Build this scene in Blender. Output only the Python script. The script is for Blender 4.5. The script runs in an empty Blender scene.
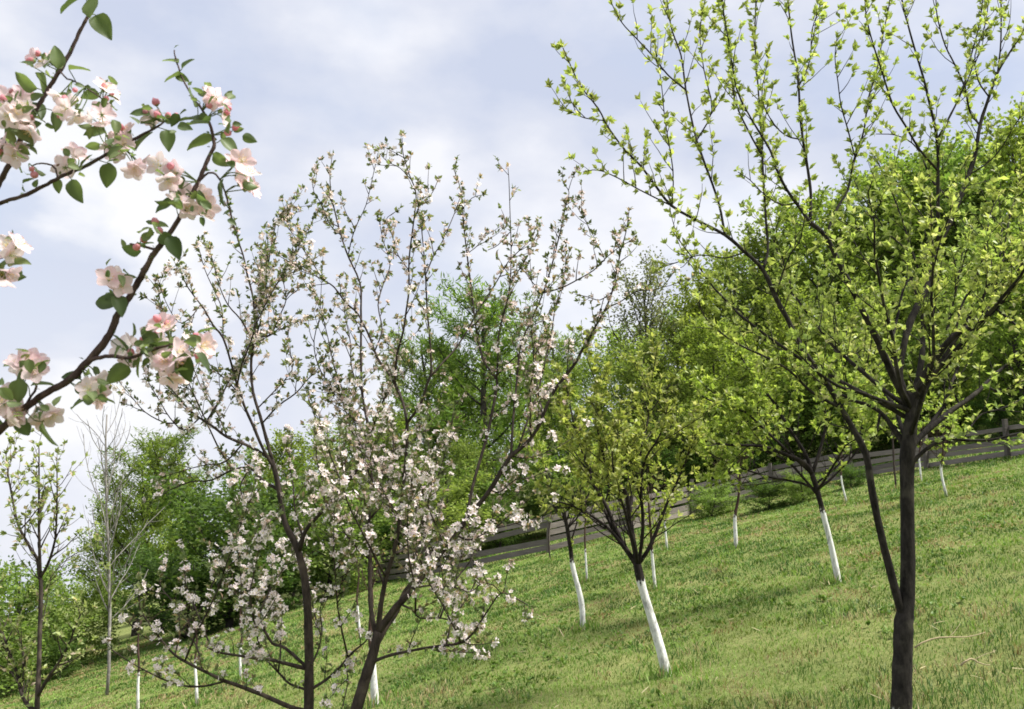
import bpy, math, random
import numpy as np
from mathutils import Vector

C = bpy.context.scene.collection
F = 887.0
PITCH = math.radians(10.0)
CAM = np.array([0.0, 0.0, 1.9])
SX, SY = 0.24, 0.02
cp, sp_ = math.cos(PITCH), math.sin(PITCH)


# ------------------------------------------------------------------ noise / terrain
def _hash(ix, iy, s):
    n = (ix.astype(np.int64) * 374761393 + iy.astype(np.int64) * 668265263 + s * 974634777) & 0x7fffffff
    n = ((n ^ (n >> 13)) * 1274126177) & 0x7fffffff
    return ((n ^ (n >> 16)) & 0xffff) / 65535.0


def vnoise(x, y, s=0):
    x = np.asarray(x, float); y = np.asarray(y, float)
    ix = np.floor(x); iy = np.floor(y)
    fx = x - ix; fy = y - iy
    fx = fx * fx * (3 - 2 * fx); fy = fy * fy * (3 - 2 * fy)
    a = _hash(ix, iy, s); b = _hash(ix + 1, iy, s); c = _hash(ix, iy + 1, s); d = _hash(ix + 1, iy + 1, s)
    return (a * (1 - fx) + b * fx) * (1 - fy) + (c * (1 - fx) + d * fx) * fy


def fbm(x, y, s=0):
    return vnoise(x, y, s) * .55 + vnoise(x * 2.1, y * 2.1, s + 1) * .3 + vnoise(x * 4.3, y * 4.3, s + 2) * .15


def gz(x, y):
    x = np.asarray(x, float); y = np.asarray(y, float)
    z = SX * x + SY * y
    z = z + (fbm(x * .35, y * .35, 5) - .5) * .22 + (fbm(x * 1.6, y * 1.6, 9) - .5) * .07
    far = np.clip(y - 30, 0, 60)                       # the wooded hill behind the fence
    z = z + far * np.clip((x + 4) / 20, 0, 1) * .16
    return z


def ray(u, v):
    a = (u - 512.0) / F; b = (354.5 - v) / F
    return np.array([a, cp - b * sp_, sp_ + b * cp])


def P(u, v, y):
    d = ray(u, v)
    return CAM + d * (y / d[1])


def ground_at(u, v):
    d = ray(u, v); lo, hi = 1.0, 200.0
    for y in np.arange(1.5, 120, .05):
        p = CAM + d * (y / d[1])
        if p[2] <= gz(p[0], p[1]):
            return np.array([p[0], p[1], float(gz(p[0], p[1]))])
    return np.array([p[0], p[1], float(gz(p[0], p[1]))])


def base_under(u, y):
    x = (u - 512.0) / F * y * 1.0
    return np.array([x, y, float(gz(x, y))])


def nrm(v):
    v = np.asarray(v, float)
    return v / (np.linalg.norm(v, axis=-1, keepdims=True) + 1e-9)


# ------------------------------------------------------------------ mesh accumulator
class Acc:
    def __init__(s):
        s.v = []; s.f = []; s.c = []; s.n = 0

    def add(s, v, f, c):
        v = np.asarray(v, np.float32).reshape(-1, 3); f = np.asarray(f, np.int64).reshape(-1, 3)
        c = np.asarray(c, np.float32)
        if c.ndim == 1:
            c = np.tile(c[None, :], (len(v), 1))
        s.v.append(v); s.f.append(f + s.n); s.c.append(c); s.n += len(v)

    def merged(s):
        return np.concatenate(s.v), np.concatenate(s.f), np.concatenate(s.c)

    def build(s, name, mat, parent=None, origin=None, smooth=True):
        v, f, c = s.merged()
        if origin is not None:
            v = v - np.asarray(origin, np.float32)[None, :]
        return mesh_obj(name, v, f, c, mat, parent, smooth)


def mesh_obj(name, v, f, c, mat, parent=None, smooth=True):
    me = bpy.data.meshes.new(name)
    nv, nf = len(v), len(f)
    me.vertices.add(nv); me.loops.add(nf * 3); me.polygons.add(nf)
    me.vertices.foreach_set('co', np.ascontiguousarray(v, np.float32).ravel())
    me.loops.foreach_set('vertex_index', np.ascontiguousarray(f, np.int32).ravel())
    me.polygons.foreach_set('loop_start', np.arange(0, nf * 3, 3, dtype=np.int32))
    me.polygons.foreach_set('use_smooth', np.full(nf, smooth, dtype=bool))
    at = me.attributes.new('Col', 'FLOAT_COLOR', 'POINT')
    col = np.ones((nv, 4), np.float32); col[:, :3] = c
    at.data.foreach_set('color', col.ravel())
    me.update(calc_edges=True)
    me.materials.append(mat)
    o = bpy.data.objects.new(name, me)
    C.objects.link(o)
    if parent is not None:
        o.parent = parent
    return o


def tag(o, label=None, cat=None, group=None, kind=None):
    if label: o['label'] = label
    if cat: o['category'] = cat
    if group: o['group'] = group
    if kind: o['kind'] = kind
    return o


def thing(name, loc, label, cat, group=None):
    o = bpy.data.objects.new(name, None)
    o.empty_display_size = .2
    o.location = [float(t) for t in loc]
    C.objects.link(o)
    return tag(o, label, cat, group)


# ------------------------------------------------------------------ shapes
def smooth_path(p, n):
    """Catmull-Rom through rows of p (any width)."""
    p = np.asarray(p, float)
    if len(p) < 3 or n < 2:
        return p
    q = np.vstack([2 * p[0] - p[1], p, 2 * p[-1] - p[-2]])
    out = []
    for i in range(1, len(q) - 2):
        t = np.linspace(0, 1, n, endpoint=False)[:, None]
        a, b, c, d = q[i - 1], q[i], q[i + 1], q[i + 2]
        out.append(.5 * ((2 * b) + (-a + c) * t + (2 * a - 5 * b + 4 * c - d) * t * t + (-a + 3 * b - 3 * c + d) * t ** 3))
    out.append(p[-1:])
    return np.vstack(out)


def tube(acc, pts, rad, col, k=6, lump=0.0, rng=None):
    pts = np.asarray(pts, float); n = len(pts)
    rad = np.broadcast_to(np.asarray(rad, float), (n,))
    t = nrm(np.gradient(pts, axis=0))
    ref = np.array([0.31, .95, .1]) if abs(t[0][1]) < .8 else np.array([1., .1, .2])
    a = nrm(np.cross(t, ref)); b = np.cross(t, a)
    ang = np.arange(k) * 2 * math.pi / k
    r = np.tile(rad[:, None], (1, k))
    if lump and rng is not None:
        r = r * (1 + lump * (rng.random((n, k)) - .5))
    v = pts[:, None, :] + (a[:, None, :] * np.cos(ang)[None, :, None] + b[:, None, :] * np.sin(ang)[None, :, None]) * r[:, :, None]
    v = v.reshape(-1, 3)
    i = np.arange(n - 1)[:, None]; j = np.arange(k)[None, :]; j2 = (j + 1) % k
    A = (i * k + j).ravel(); B = (i * k + j2).ravel(); D = ((i + 1) * k + j).ravel(); E = ((i + 1) * k + j2).ravel()
    f = np.concatenate([np.stack([A, B, E], 1), np.stack([A, E, D], 1)])
    v = np.vstack([v, pts[-1] + t[-1] * rad[-1] * .8, pts[0]])
    top = n * k; l = (n - 1) * k
    jj = np.arange(k)
    f = np.concatenate([f, np.stack([l + jj, l + (jj + 1) % k, np.full(k, top)], 1), np.stack([(jj + 1) % k, jj, np.full(k, top + 1)], 1)])
    acc.add(v, f, np.asarray(col))


def scatter(acc, tv, tf, tc, pos, fwd, up, size, col):
    """Copies of a template (Y = length, Z = normal). tc multiplies col (rows) if not None."""
    pos = np.asarray(pos, float); N = len(pos)
    if N == 0: return
    y = nrm(fwd); x = nrm(np.cross(y, up)); z = np.cross(x, y)
    size = np.broadcast_to(np.asarray(size, float), (N,))
    T = tv[None, :, :] * size[:, None, None]
    v = pos[:, None, :] + T[:, :, 0:1] * x[:, None, :] + T[:, :, 1:2] * y[:, None, :] + T[:, :, 2:3] * z[:, None, :]
    m = len(tv)
    f = (np.arange(N) * m)[:, None, None] + tf[None, :, :]
    c = np.repeat(np.asarray(col, float)[:, None, :], m, axis=1)
    if tc is not None:
        c = c * tc[None, :, :]
    acc.add(v.reshape(-1, 3), f.reshape(-1, 3), c.reshape(-1, 3))


LEAF = (np.array([[0, 0, 0], [-.27, .45, .1], [.27, .45, .1], [0, .5, 0], [0, 1, -.1]], float),
        np.array([[0, 3, 1], [0, 2, 3], [3, 4, 1], [3, 2, 4]]))
LEAF2 = (np.array([[0, 0, 0], [-.33, .5, .08], [0, 1, 0], [.33, .5, .08]], float), np.array([[0, 3, 1], [3, 2, 1]]))
NEEDLE = (np.array([[-.06, 0, 0], [.06, 0, 0], [.09, .55, .02], [0, 1, 0], [-.09, .55, .02]], float),
          np.array([[0, 1, 2], [0, 2, 4], [4, 2, 3]]))


def leaf_grid():
    rows = 8; v = []; f = []
    for i in range(rows):
        t = i / (rows - 1)
        w = .36 * math.sin(math.pi * min(1, t ** .8 * .97 + .02)) ** .75 * (1 - .18 * t) + .004
        for j, s in enumerate((-1, -.55, 0, .55, 1)):
            v.append([s * w, t, abs(s) * w * .42 - .22 * t * t + .03 * math.sin(9 * t) * abs(s)])
    for i in range(rows - 1):
        for j in range(4):
            a = i * 5 + j
            f += [[a, a + 1, a + 6], [a, a + 6, a + 5]]
    v = np.array(v, float); c = np.ones((len(v), 3)); c[2::5] *= 1.25
    return v, np.array(f), c


LEAFG = leaf_grid()


def flower_template(detail):
    v = []; f = []; c = []
    PK = np.array([1.0, .80, .85]); WH = np.array([1.0, .97, .96])
    if not detail:
        for k in range(5):
            a = k * 2 * math.pi / 5
            ca, sa = math.cos(a), math.sin(a)
            def pt(r, s, h): return [r * ca - s * sa, r * sa + s * ca, h]
            n = len(v)
            v += [pt(.05, 0, 0), pt(.3, -.2, .1), pt(.3, .2, .1), pt(.52, 0, .2), pt(.33, 0, .03)]
            c += [WH * .95, PK * .5 + WH * .5, PK * .5 + WH * .5, WH, WH]
            f += [[n, n + 4, n + 1], [n, n + 2, n + 4], [n + 4, n + 3, n + 1], [n + 4, n + 2, n + 3]]
        n = len(v)
        v += [[.1, 0, .07], [-.06, .09, .07], [-.06, -.09, .07], [0, 0, .16]]
        c += [np.array([.95, .8, .35])] * 4
        f += [[n, n + 1, n + 3], [n + 1, n + 2, n + 3], [n + 2, n, n + 3]]
    else:
        R, S = 6, 7
        for k in range(5):
            a = k * 2 * math.pi / 5 + .1 * (k % 2)
            tw = .12 * ((k * 7) % 3 - 1)
            ca, sa = math.cos(a), math.sin(a); n = len(v)
            for i in range(R):
                t = i / (R - 1)
                w = .215 * (math.sin(math.pi * (.06 + .86 * t)) ** .6) * (.35 + .65 * min(1, t * 2))
                for j in range(S):
                    s = j / (S - 1) * 2 - 1
                    r = .05 + .47 * t - .06 * s * s * t
                    h = .02 + .22 * t ** 1.6 - .1 * max(0, t - .6) + .28 * s * s * w * 1.1 + tw * s * .25 + .022 * math.sin(8 * s + k * 2) * t
                    v.append([r * ca - s * w * sa, r * sa + s * w * ca, h])
                    e = min(1, .15 + .5 * abs(s) ** 2 * t + .28 * t * ((k % 3) / 2))
                    c.append(WH * (1 - e) + PK * e)
            for i in range(R - 1):
                for j in range(S - 1):
                    q = n + i * S + j
                    f += [[q, q + 1, q + S + 1], [q, q + S + 1, q + S]]
        for k in range(16):                              # stamens with anthers
            a = k * 2.399; sl = .1 + .1 * ((k * 5) % 7) / 7
            d = np.array([math.cos(a) * sl, math.sin(a) * sl, .2 + .04 * (k % 3)])
            n = len(v); q = np.array([-math.sin(a), math.cos(a), 0]) * .006
            v += [list(-q), list(q), list(d + q), list(d - q)]
            c += [np.array([.85, .9, .6])] * 4
            f += [[n, n + 1, n + 2], [n, n + 2, n + 3]]
            n = len(v); s = .02
            v += [list(d + np.array(o) * s) for o in ((1, 0, 0), (-1, 0, 0), (0, 1, 0), (0, -1, 0), (0, 0, 1), (0, 0, -1))]
            c += [np.array([.95, .78, .28])] * 6
            f += [[n + x, n + y, n + z] for x, y, z in ((0, 2, 4), (2, 1, 4), (1, 3, 4), (3, 0, 4), (2, 0, 5), (1, 2, 5), (3, 1, 5), (0, 3, 5))]
        for k in range(5):                               # green sepals
            a = (k + .5) * 2 * math.pi / 5; n = len(v)
            ca, sa = math.cos(a), math.sin(a)
            v += [[.03 * -sa, .03 * ca, -.03], [.03 * sa, -.03 * ca, -.03], [.2 * ca, .2 * sa, -.05]]
            c += [np.array([.25, .4, .12])] * 3
            f += [[n, n + 1, n + 2]]
    return np.array(v, float), np.array(f), np.array(c, float)


FLS = flower_template(False)
FLG = flower_template(True)


def flower_scatter(acc, T, pos, normal, size, col, rng):
    """flower template has Z as its axis: use normal as 'up' and any forward."""
    N = len(pos)
    if N == 0: return
    r = rng.normal(size=(N, 3))
    fwd = np.cross(normal, r)
    scatter(acc, T[0], T[1], T[2], pos, fwd, normal, size, col)


def bud(acc, pos, axis, L, col, rng):
    axis = nrm(axis)
    ts = np.array([0, .12, .3, .5, .7, .88, 1.0])
    rr = np.array([.1, .24, .37, .4, .33, .19, .04]) * L
    pts = np.asarray(pos)[None, :] + axis[None, :] * (ts * L)[:, None]
    n0 = acc.n
    tube(acc, pts, rr, col, 8, .12, rng)
    k = acc.c[-1]
    k[:16] = np.array([.2, .34, .1])                     # green calyx
    k[16:32] = np.asarray(col) * np.array([.9, .8, .8])


# ------------------------------------------------------------------ materials
def newmat(name):
    m = bpy.data.materials.new(name); m.use_nodes = True
    nt = m.node_tree; nt.nodes.clear()
    return m, nt, nt.nodes, nt.links


def mat_leaf(name, trans=.45, spec=.25, rough=.5, var=.25, scale=9.0, tcol=(1.15, 1.2, .68)):
    m, nt, N, L = newmat(name)
    out = N.new('ShaderNodeOutputMaterial'); mix = N.new('ShaderNodeMixShader')
    pr = N.new('ShaderNodeBsdfPrincipled'); tr = N.new('ShaderNodeBsdfTranslucent')
    at = N.new('ShaderNodeAttribute'); at.attribute_name = 'Col'
    oi = N.new('ShaderNodeObjectInfo')
    no = N.new('ShaderNodeTexNoise'); no.inputs['Scale'].default_value = scale; no.inputs['Detail'].default_value = 3
    tc = N.new('ShaderNodeTexCoord'); L.new(tc.outputs['Object'], no.inputs['Vector'])
    hs = N.new('ShaderNodeHueSaturation')
    mr = N.new('ShaderNodeMapRange'); mr.inputs[3].default_value = 1 - var; mr.inputs[4].default_value = 1 + var
    mr.inputs[1].default_value = .25; mr.inputs[2].default_value = .75
    L.new(no.outputs['Fac'], mr.inputs[0]); L.new(mr.outputs[0], hs.inputs['Value'])
    mh = N.new('ShaderNodeMapRange'); mh.inputs[3].default_value = .488; mh.inputs[4].default_value = .512
    L.new(oi.outputs['Random'], mh.inputs[0]); L.new(mh.outputs[0], hs.inputs['Hue'])
    L.new(at.outputs['Color'], hs.inputs['Color'])
    L.new(hs.outputs[0], pr.inputs['Base Color'])
    mm = N.new('ShaderNodeMix'); mm.data_type = 'RGBA'; mm.blend_type = 'MULTIPLY'; mm.inputs[0].default_value = 1
    L.new(hs.outputs[0], mm.inputs[6]); mm.inputs[7].default_value = (*tcol, 1)
    L.new(mm.outputs[2], tr.inputs['Color'])
    pr.inputs['Roughness'].default_value = rough
    pr.inputs['Specular IOR Level'].default_value = spec
    mix.inputs[0].default_value = trans
    L.new(pr.outputs[0], mix.inputs[1]); L.new(tr.outputs[0], mix.inputs[2]); L.new(mix.outputs[0], out.inputs[0])
    return m


def mat_bark(name, dark, light, white_h=None, scale=26.0, moss=0.0):
    m, nt, N, L = newmat(name)
    out = N.new('ShaderNodeOutputMaterial'); pr = N.new('ShaderNodeBsdfPrincipled')
    tc = N.new('ShaderNodeTexCoord')
    mp = N.new('ShaderNodeMapping'); mp.inputs['Scale'].default_value = (1, 1, .35)
    L.new(tc.outputs['Object'], mp.inputs['Vector'])
    no = N.new('ShaderNodeTexNoise'); no.inputs['Scale'].default_value = scale; no.inputs['Detail'].default_value = 6; no.inputs['Roughness'].default_value = .7
    L.new(mp.outputs[0], no.inputs['Vector'])
    cr = N.new('ShaderNodeValToRGB'); cr.color_ramp.elements[0].position = .32; cr.color_ramp.elements[1].position = .72
    cr.color_ramp.elements[0].color = (*dark, 1); cr.color_ramp.elements[1].color = (*light, 1)
    L.new(no.outputs['Fac'], cr.inputs[0])
    # grey lichen patches
    n2 = N.new('ShaderNodeTexNoise'); n2.inputs['Scale'].default_value = 9; n2.inputs['Detail'].default_value = 4
    L.new(tc.outputs['Object'], n2.inputs['Vector'])
    r2 = N.new('ShaderNodeMapRange'); r2.inputs[1].default_value = .56; r2.inputs[2].default_value = .68; r2.inputs[4].default_value = .55
    L.new(n2.outputs['Fac'], r2.inputs[0])
    mx = N.new('ShaderNodeMix'); mx.data_type = 'RGBA'
    L.new(r2.outputs[0], mx.inputs[0]); L.new(cr.outputs[0], mx.inputs[6])
    mx.inputs[7].default_value = (light[0] * 1.6, light[1] * 1.65, light[2] * 1.5, 1)
    colout = mx.outputs[2]
    if white_h is not None:
        sx = N.new('ShaderNodeSeparateXYZ'); L.new(tc.outputs['Object'], sx.inputs[0])
        n3 = N.new('ShaderNodeTexNoise'); n3.inputs['Scale'].default_value = 30; n3.inputs['Detail'].default_value = 4
        L.new(tc.outputs['Object'], n3.inputs['Vector'])
        ad = N.new('ShaderNodeMath'); ad.operation = 'MULTIPLY_ADD'; ad.inputs[1].default_value = .26
        L.new(n3.outputs['Fac'], ad.inputs[0]); L.new(sx.outputs['Z'], ad.inputs[2])
        mr = N.new('ShaderNodeMapRange'); mr.inputs[1].default_value = white_h + .11; mr.inputs[2].default_value = white_h + .15
        mr.inputs[3].default_value = 1; mr.inputs[4].default_value = 0
        L.new(ad.outputs[0], mr.inputs[0])
        # thin / flaked paint
        fl = N.new('ShaderNodeMapRange'); fl.inputs[1].default_value = .38; fl.inputs[2].default_value = .50; fl.inputs[3].default_value = .5
        L.new(no.outputs['Fac'], fl.inputs[0])
        mu = N.new('ShaderNodeMath'); mu.operation = 'MULTIPLY'
        L.new(mr.outputs[0], mu.inputs[0]); L.new(fl.outputs[0], mu.inputs[1])
        mw = N.new('ShaderNodeMix'); mw.data_type = 'RGBA'
        L.new(mu.outputs[0], mw.inputs[0]); L.new(colout, mw.inputs[6]); mw.inputs[7].default_value = (.70, .70, .665, 1)
        # soil splashed on the foot
        md = N.new('ShaderNodeMapRange'); md.inputs[1].default_value = .06; md.inputs[2].default_value = .33; md.inputs[3].default_value = .75; md.inputs[4].default_value = 0
        L.new(ad.outputs[0], md.inputs[0])
        ms = N.new('ShaderNodeMix'); ms.data_type = 'RGBA'
        L.new(md.outputs[0], ms.inputs[0]); L.new(mw.outputs[2], ms.inputs[6]); ms.inputs[7].default_value = (.20, .19, .11, 1)
        colout = ms.outputs[2]
    L.new(colout, pr.inputs['Base Color'])
    pr.inputs['Roughness'].default_value = .9; pr.inputs['Specular IOR Level'].default_value = .15
    bp = N.new('ShaderNodeBump'); bp.inputs['Strength'].default_value = .7; bp.inputs['Distance'].default_value = .012
    L.new(no.outputs['Fac'], bp.inputs['Height']); L.new(bp.outputs[0], pr.inputs['Normal'])
    L.new(pr.outputs[0], out.inputs[0])
    return m


def mat_ground():
    m, nt, N, L = newmat('meadow_soil')
    out = N.new('ShaderNodeOutputMaterial'); pr = N.new('ShaderNodeBsdfPrincipled')
    tc = N.new('ShaderNodeTexCoord')
    a = N.new('ShaderNodeTexNoise'); a.inputs['Scale'].default_value = .8; a.inputs['Detail'].default_value = 6; a.inputs['Roughness'].default_value = .7
    b = N.new('ShaderNodeTexNoise'); b.inputs['Scale'].default_value = 14; b.inputs['Detail'].default_value = 6; b.inputs['Roughness'].default_value = .75
    L.new(tc.outputs['Object'], a.inputs['Vector']); L.new(tc.outputs['Object'], b.inputs['Vector'])
    ra = N.new('ShaderNodeValToRGB'); rb = N.new('ShaderNodeValToRGB')
    for r, c0, c1, p0, p1 in ((ra, (.10, .165, .035), (.2, .235, .075), .38, .66), (rb, (.09, .10, .03), (.32, .29, .13), .32, .7)):
        r.color_ramp.elements[0].color = (*c0, 1); r.color_ramp.elements[1].color = (*c1, 1)
        r.color_ramp.elements[0].position = p0; r.color_ramp.elements[1].position = p1
    L.new(a.outputs['Fac'], ra.inputs[0]); L.new(b.outputs['Fac'], rb.inputs[0])
    mx = N.new('ShaderNodeMix'); mx.data_type = 'RGBA'; mx.inputs[0].default_value = .45
    L.new(ra.outputs[0], mx.inputs[6]); L.new(rb.outputs[0], mx.inputs[7])
    L.new(mx.outputs[2], pr.inputs['Base Color'])
    pr.inputs['Roughness'].default_value = 1; pr.inputs['Specular IOR Level'].default_value = .05
    bp = N.new('ShaderNodeBump'); bp.inputs['Strength'].default_value = 1; bp.inputs['Distance'].default_value = .04
    L.new(b.outputs['Fac'], bp.inputs['Height']); L.new(bp.outputs[0], pr.inputs['Normal'])
    L.new(pr.outputs[0], out.inputs[0])
    return m


def mat_wood():
    m, nt, N, L = newmat('weathered_wood')
    out = N.new('ShaderNodeOutputMaterial'); pr = N.new('ShaderNodeBsdfPrincipled')
    tc = N.new('ShaderNodeTexCoord'); at = N.new('ShaderNodeAttribute'); at.attribute_name = 'Col'
    mp = N.new('ShaderNodeMapping'); mp.inputs['Scale'].default_value = (1.2, 1.2, 22)
    L.new(tc.outputs['Object'], mp.inputs['Vector'])
    a = N.new('ShaderNodeTexNoise'); a.inputs['Scale'].default_value = 3; a.inputs['Detail'].default_value = 6; a.inputs['Roughness'].default_value = .7
    L.new(mp.outputs[0], a.inputs['Vector'])
    mr = N.new('ShaderNodeMapRange'); mr.inputs[1].default_value = .3; mr.inputs[2].default_value = .7; mr.inputs[3].default_value = .55; mr.inputs[4].default_value = 1.35
    L.new(a.outputs['Fac'], mr.inputs[0])
    hs = N.new('ShaderNodeHueSaturation'); L.new(mr.outputs[0], hs.inputs['Value']); L.new(at.outputs['Color'], hs.inputs['Color'])
    L.new(hs.outputs[0], pr.inputs['Base Color']); pr.inputs['Roughness'].default_value = .9
    bp = N.new('ShaderNodeBump'); bp.inputs['Distance'].default_value = .01; bp.inputs['Strength'].default_value = .6
    L.new(a.outputs['Fac'], bp.inputs['Height']); L.new(bp.outputs[0], pr.inputs['Normal'])
    L.new(pr.outputs[0], out.inputs[0])
    return m


M_LEAF = mat_leaf('young_leaf', .5, .3, .45)
M_FARLEAF = mat_leaf('woodland_leaf', .5, .15, .6, .3, .7)
M_GRASS = mat_leaf('grass_blade', .35, .2, .5, .18, 1.2, (1.1, 1.15, .6))
M_PETAL = mat_leaf('apple_petal', .5, .1, .6, .03, 40, (1.02, 1.0, 1.0))
M_BARK_DARK = mat_bark('dark_apple_bark', (.006, .005, .0045), (.05, .043, .037), .13)
M_BARK_A = mat_bark('grey_brown_bark', (.018, .014, .012), (.085, .066, .056))
M_BARK_FG = mat_bark('young_shoot_bark', (.035, .022, .02), (.14, .095, .085), None, 70)
M_BARK_W = mat_bark('whitewashed_bark', (.008, .0065, .006), (.038, .03, .027), .80)
M_BARK_WS = mat_bark('whitewashed_sapling_bark', (.03, .018, .014), (.09, .055, .045), .55)
M_BARK_FOREST = mat_bark('forest_bark', (.02, .018, .015), (.08, .07, .06), None, 6)
M_BARK_PALE = mat_bark('pale_bare_bark', (.11, .10, .09), (.30, .28, .26), None, 10)
M_GROUND = mat_ground()
M_WOOD = mat_wood()
BK = np.array([.1, .1, .1])


# ------------------------------------------------------------------ branches
def arc(p):
    return np.concatenate([[0], np.cumsum(np.linalg.norm(np.diff(p[:, :3], axis=0), axis=1))])


def resample(p, step):
    s = arc(p); n = max(2, int(s[-1] / step) + 1)
    t = np.linspace(0, s[-1], n)
    return np.stack([np.interp(t, s, p[:, i]) for i in range(p.shape[1])], 1)


BASES = []


def grow(start, d, L, r0, rng, n=6, up=.1, wig=.12, r1=None):
    """A generated shoot: rows x y z r."""
    d = nrm(d); out = [[*start, r0]]; p = np.array(start, float)
    r1 = r0 * .3 if r1 is None else r1
    for i in range(1, n):
        d = nrm(d + np.array([0, 0, up]) + rng.normal(size=3) * wig)
        p = p + d * L / (n - 1)
        out.append([*p, r0 + (r1 - r0) * i / (n - 1)])
    return np.array(out)


def side_dir(t, rng, ang, upb=.25):
    r = rng.normal(size=3); q = nrm(np.cross(t, r))
    d = t * math.cos(ang) + q * math.sin(ang)
    d[2] += upb
    return nrm(d)


def twigs_on(p, rng, every, lrange, rmax, up=.12, ang=(.6, 1.1), start=.15, rt=.0022):
    """side shoots from polyline p (x y z r)."""
    out = []
    q = resample(p, .02); s = arc(q); tn = nrm(np.gradient(q[:, :3], axis=0))
    pos = every * rng.uniform(.3, 1)
    while pos < s[-1]:
        i = int(np.searchsorted(s, pos)); i = min(i, len(q) - 1)
        if q[i, 3] < rmax and pos > start * s[-1]:
            f = 1 - .5 * pos / s[-1]
            out.append(grow(q[i, :3], side_dir(tn[i], rng, rng.uniform(*ang)), rng.uniform(*lrange) * f,
                            min(q[i, 3] * .7, rt * 1.5), rng, 5, up, .1, rt * .55))
        pos += every * rng.uniform(.5, 1.5)
    return out


def sites(polys, rng, every, rmax, tip=True):
    """leaf / blossom spur sites: position, shoot direction."""
    P_, D_ = [], []
    for p in polys:
        q = resample(p, .015); s = arc(q); tn = nrm(np.gradient(q[:, :3], axis=0))
        pos = every * rng.uniform(.2, 1)
        g0 = rng.uniform(-.1, .8) * s[-1]; g1 = g0 + rng.uniform(.08, .3) * s[-1]
        while pos < s[-1]:
            i = min(int(np.searchsorted(s, pos)), len(q) - 1)
            if q[i, 3] < rmax and not g0 < pos < g1:
                d = side_dir(tn[i], rng, rng.uniform(.4, 1.2), .3)
                P_.append(q[i, :3] + d * q[i, 3]); D_.append(d)
            pos += every * rng.uniform(.5, 1.5)
        if tip and q[-1, 3] < rmax:
            P_.append(q[-1, :3]); D_.append(tn[-1])
    return np.array(P_).reshape(-1, 3), np.array(D_).reshape(-1, 3)


def leaf_clusters(acc, Ps, Ds, rng, n, size, pal, T=LEAF, spread=(.25, 1.1), spur=.02):
    if len(Ps) == 0: return
    cnt = rng.integers(n[0], n[1] + 1, len(Ps))
    idx = np.repeat(np.arange(len(Ps)), cnt); N = len(idx)
    d = nrm(Ds[idx]); q = nrm(np.cross(d, rng.normal(size=(N, 3))))
    th = rng.uniform(spread[0], spread[1], N)[:, None]
    f = d * np.cos(th) + q * np.sin(th)
    up = nrm(d - f * np.sum(d * f, 1, keepdims=True) + rng.normal(size=(N, 3)) * .35 + np.array([0, 0, .2]))
    pos = Ps[idx] + d * (rng.random((N, 1)) * spur)
    k = rng.random((N, 1)); pal = np.asarray(pal, float)
    w = rng.random((N, 1)) ** 1.0
    col = pal[0] * (1 - w) + pal[1] * w
    if len(pal) > 2:
        col = np.where(k > .88, pal[2], col)
    clump = rng.uniform(.8, 1.2, (len(Ps), 1))[idx]
    scatter(acc, T[0], T[1], None, pos, f, up, rng.uniform(size[0], size[1], N), col * clump)


def flower_clusters(acc, Ps, Ds, rng, n, size, pal, spread=.03, T=FLS):
    if len(Ps) == 0: return
    cnt = rng.integers(n[0], n[1] + 1, len(Ps))
    idx = np.repeat(np.arange(len(Ps)), cnt); N = len(idx)
    if N == 0: return
    d = nrm(nrm(Ds[idx]) + rng.normal(size=(N, 3)) * .75 + np.array([0, -.1, .15]))
    pos = Ps[idx] + d * spread * rng.uniform(.6, 1.4, (N, 1))
    w = rng.random((N, 1)); pal = np.asarray(pal, float)
    flower_scatter(acc, T, pos, d, rng.uniform(size[0], size[1], N), pal[0] * (1 - w) + pal[1] * w, rng)


# traced limbs: (parent, depth slope, [(u, v[, width px])...]); parent None -> the trunk
class Traced:
    def __init__(s, y0):
        s.y0 = y0; s.px = {}; s.limb = {}; s.poly = {}

    def add(s, key, parent, k, pts, w=None, limb=None, n=3):
        pts = [tuple(p) for p in pts]
        uv = np.array([[p[0], p[1]] for p in pts], float)
        if w is not None:
            wd = np.linspace(w[0], w[1], len(pts))
        else:
            wd = np.array([p[2] for p in pts], float)
        if parent is None:
            ys = s.y0
        else:
            pp = s.px[parent]; i = np.argmin(np.sum((pp[:, :2] - uv[0]) ** 2, 1)); ys = pp[i, 2]
            uv[0] = pp[i, :2]
        m = np.concatenate([[0], np.cumsum(np.linalg.norm(np.diff(uv, axis=0), axis=1))]) * ys / F
        yy = ys + k * m
        q = np.stack([uv[:, 0], uv[:, 1], yy, wd], 1)
        q = smooth_path(q, n)
        s.px[key] = q
        X = np.array([P(a, b, c) for a, b, c, _ in q])
        r = q[:, 3] * .5 * q[:, 2] / F
        s.poly[key] = np.column_stack([X, r])
        s.limb[key] = limb if limb is not None else (s.limb[parent] if parent is not None else key)
        return s.poly[key]


def seg(acc, p, rng, k=None):
    r = p[:, 3].max()
    kk = k or (12 if r > .03 else 8 if r > .012 else 5 if r > .004 else 4)
    tube(acc, p[:, :3], p[:, 3], BK, kk, .14 if r > .006 else .0, rng)


def swell(poly, rng, amt=.12):
    q = poly.copy(); q[:, 3] *= 1 + amt * (rng.random(len(q)) - .5); return q


# ================================================================== the right-hand tree
GREEN_Y = [(.24, .31, .085), (.43, .49, .17), (.5, .5, .26)]


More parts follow.
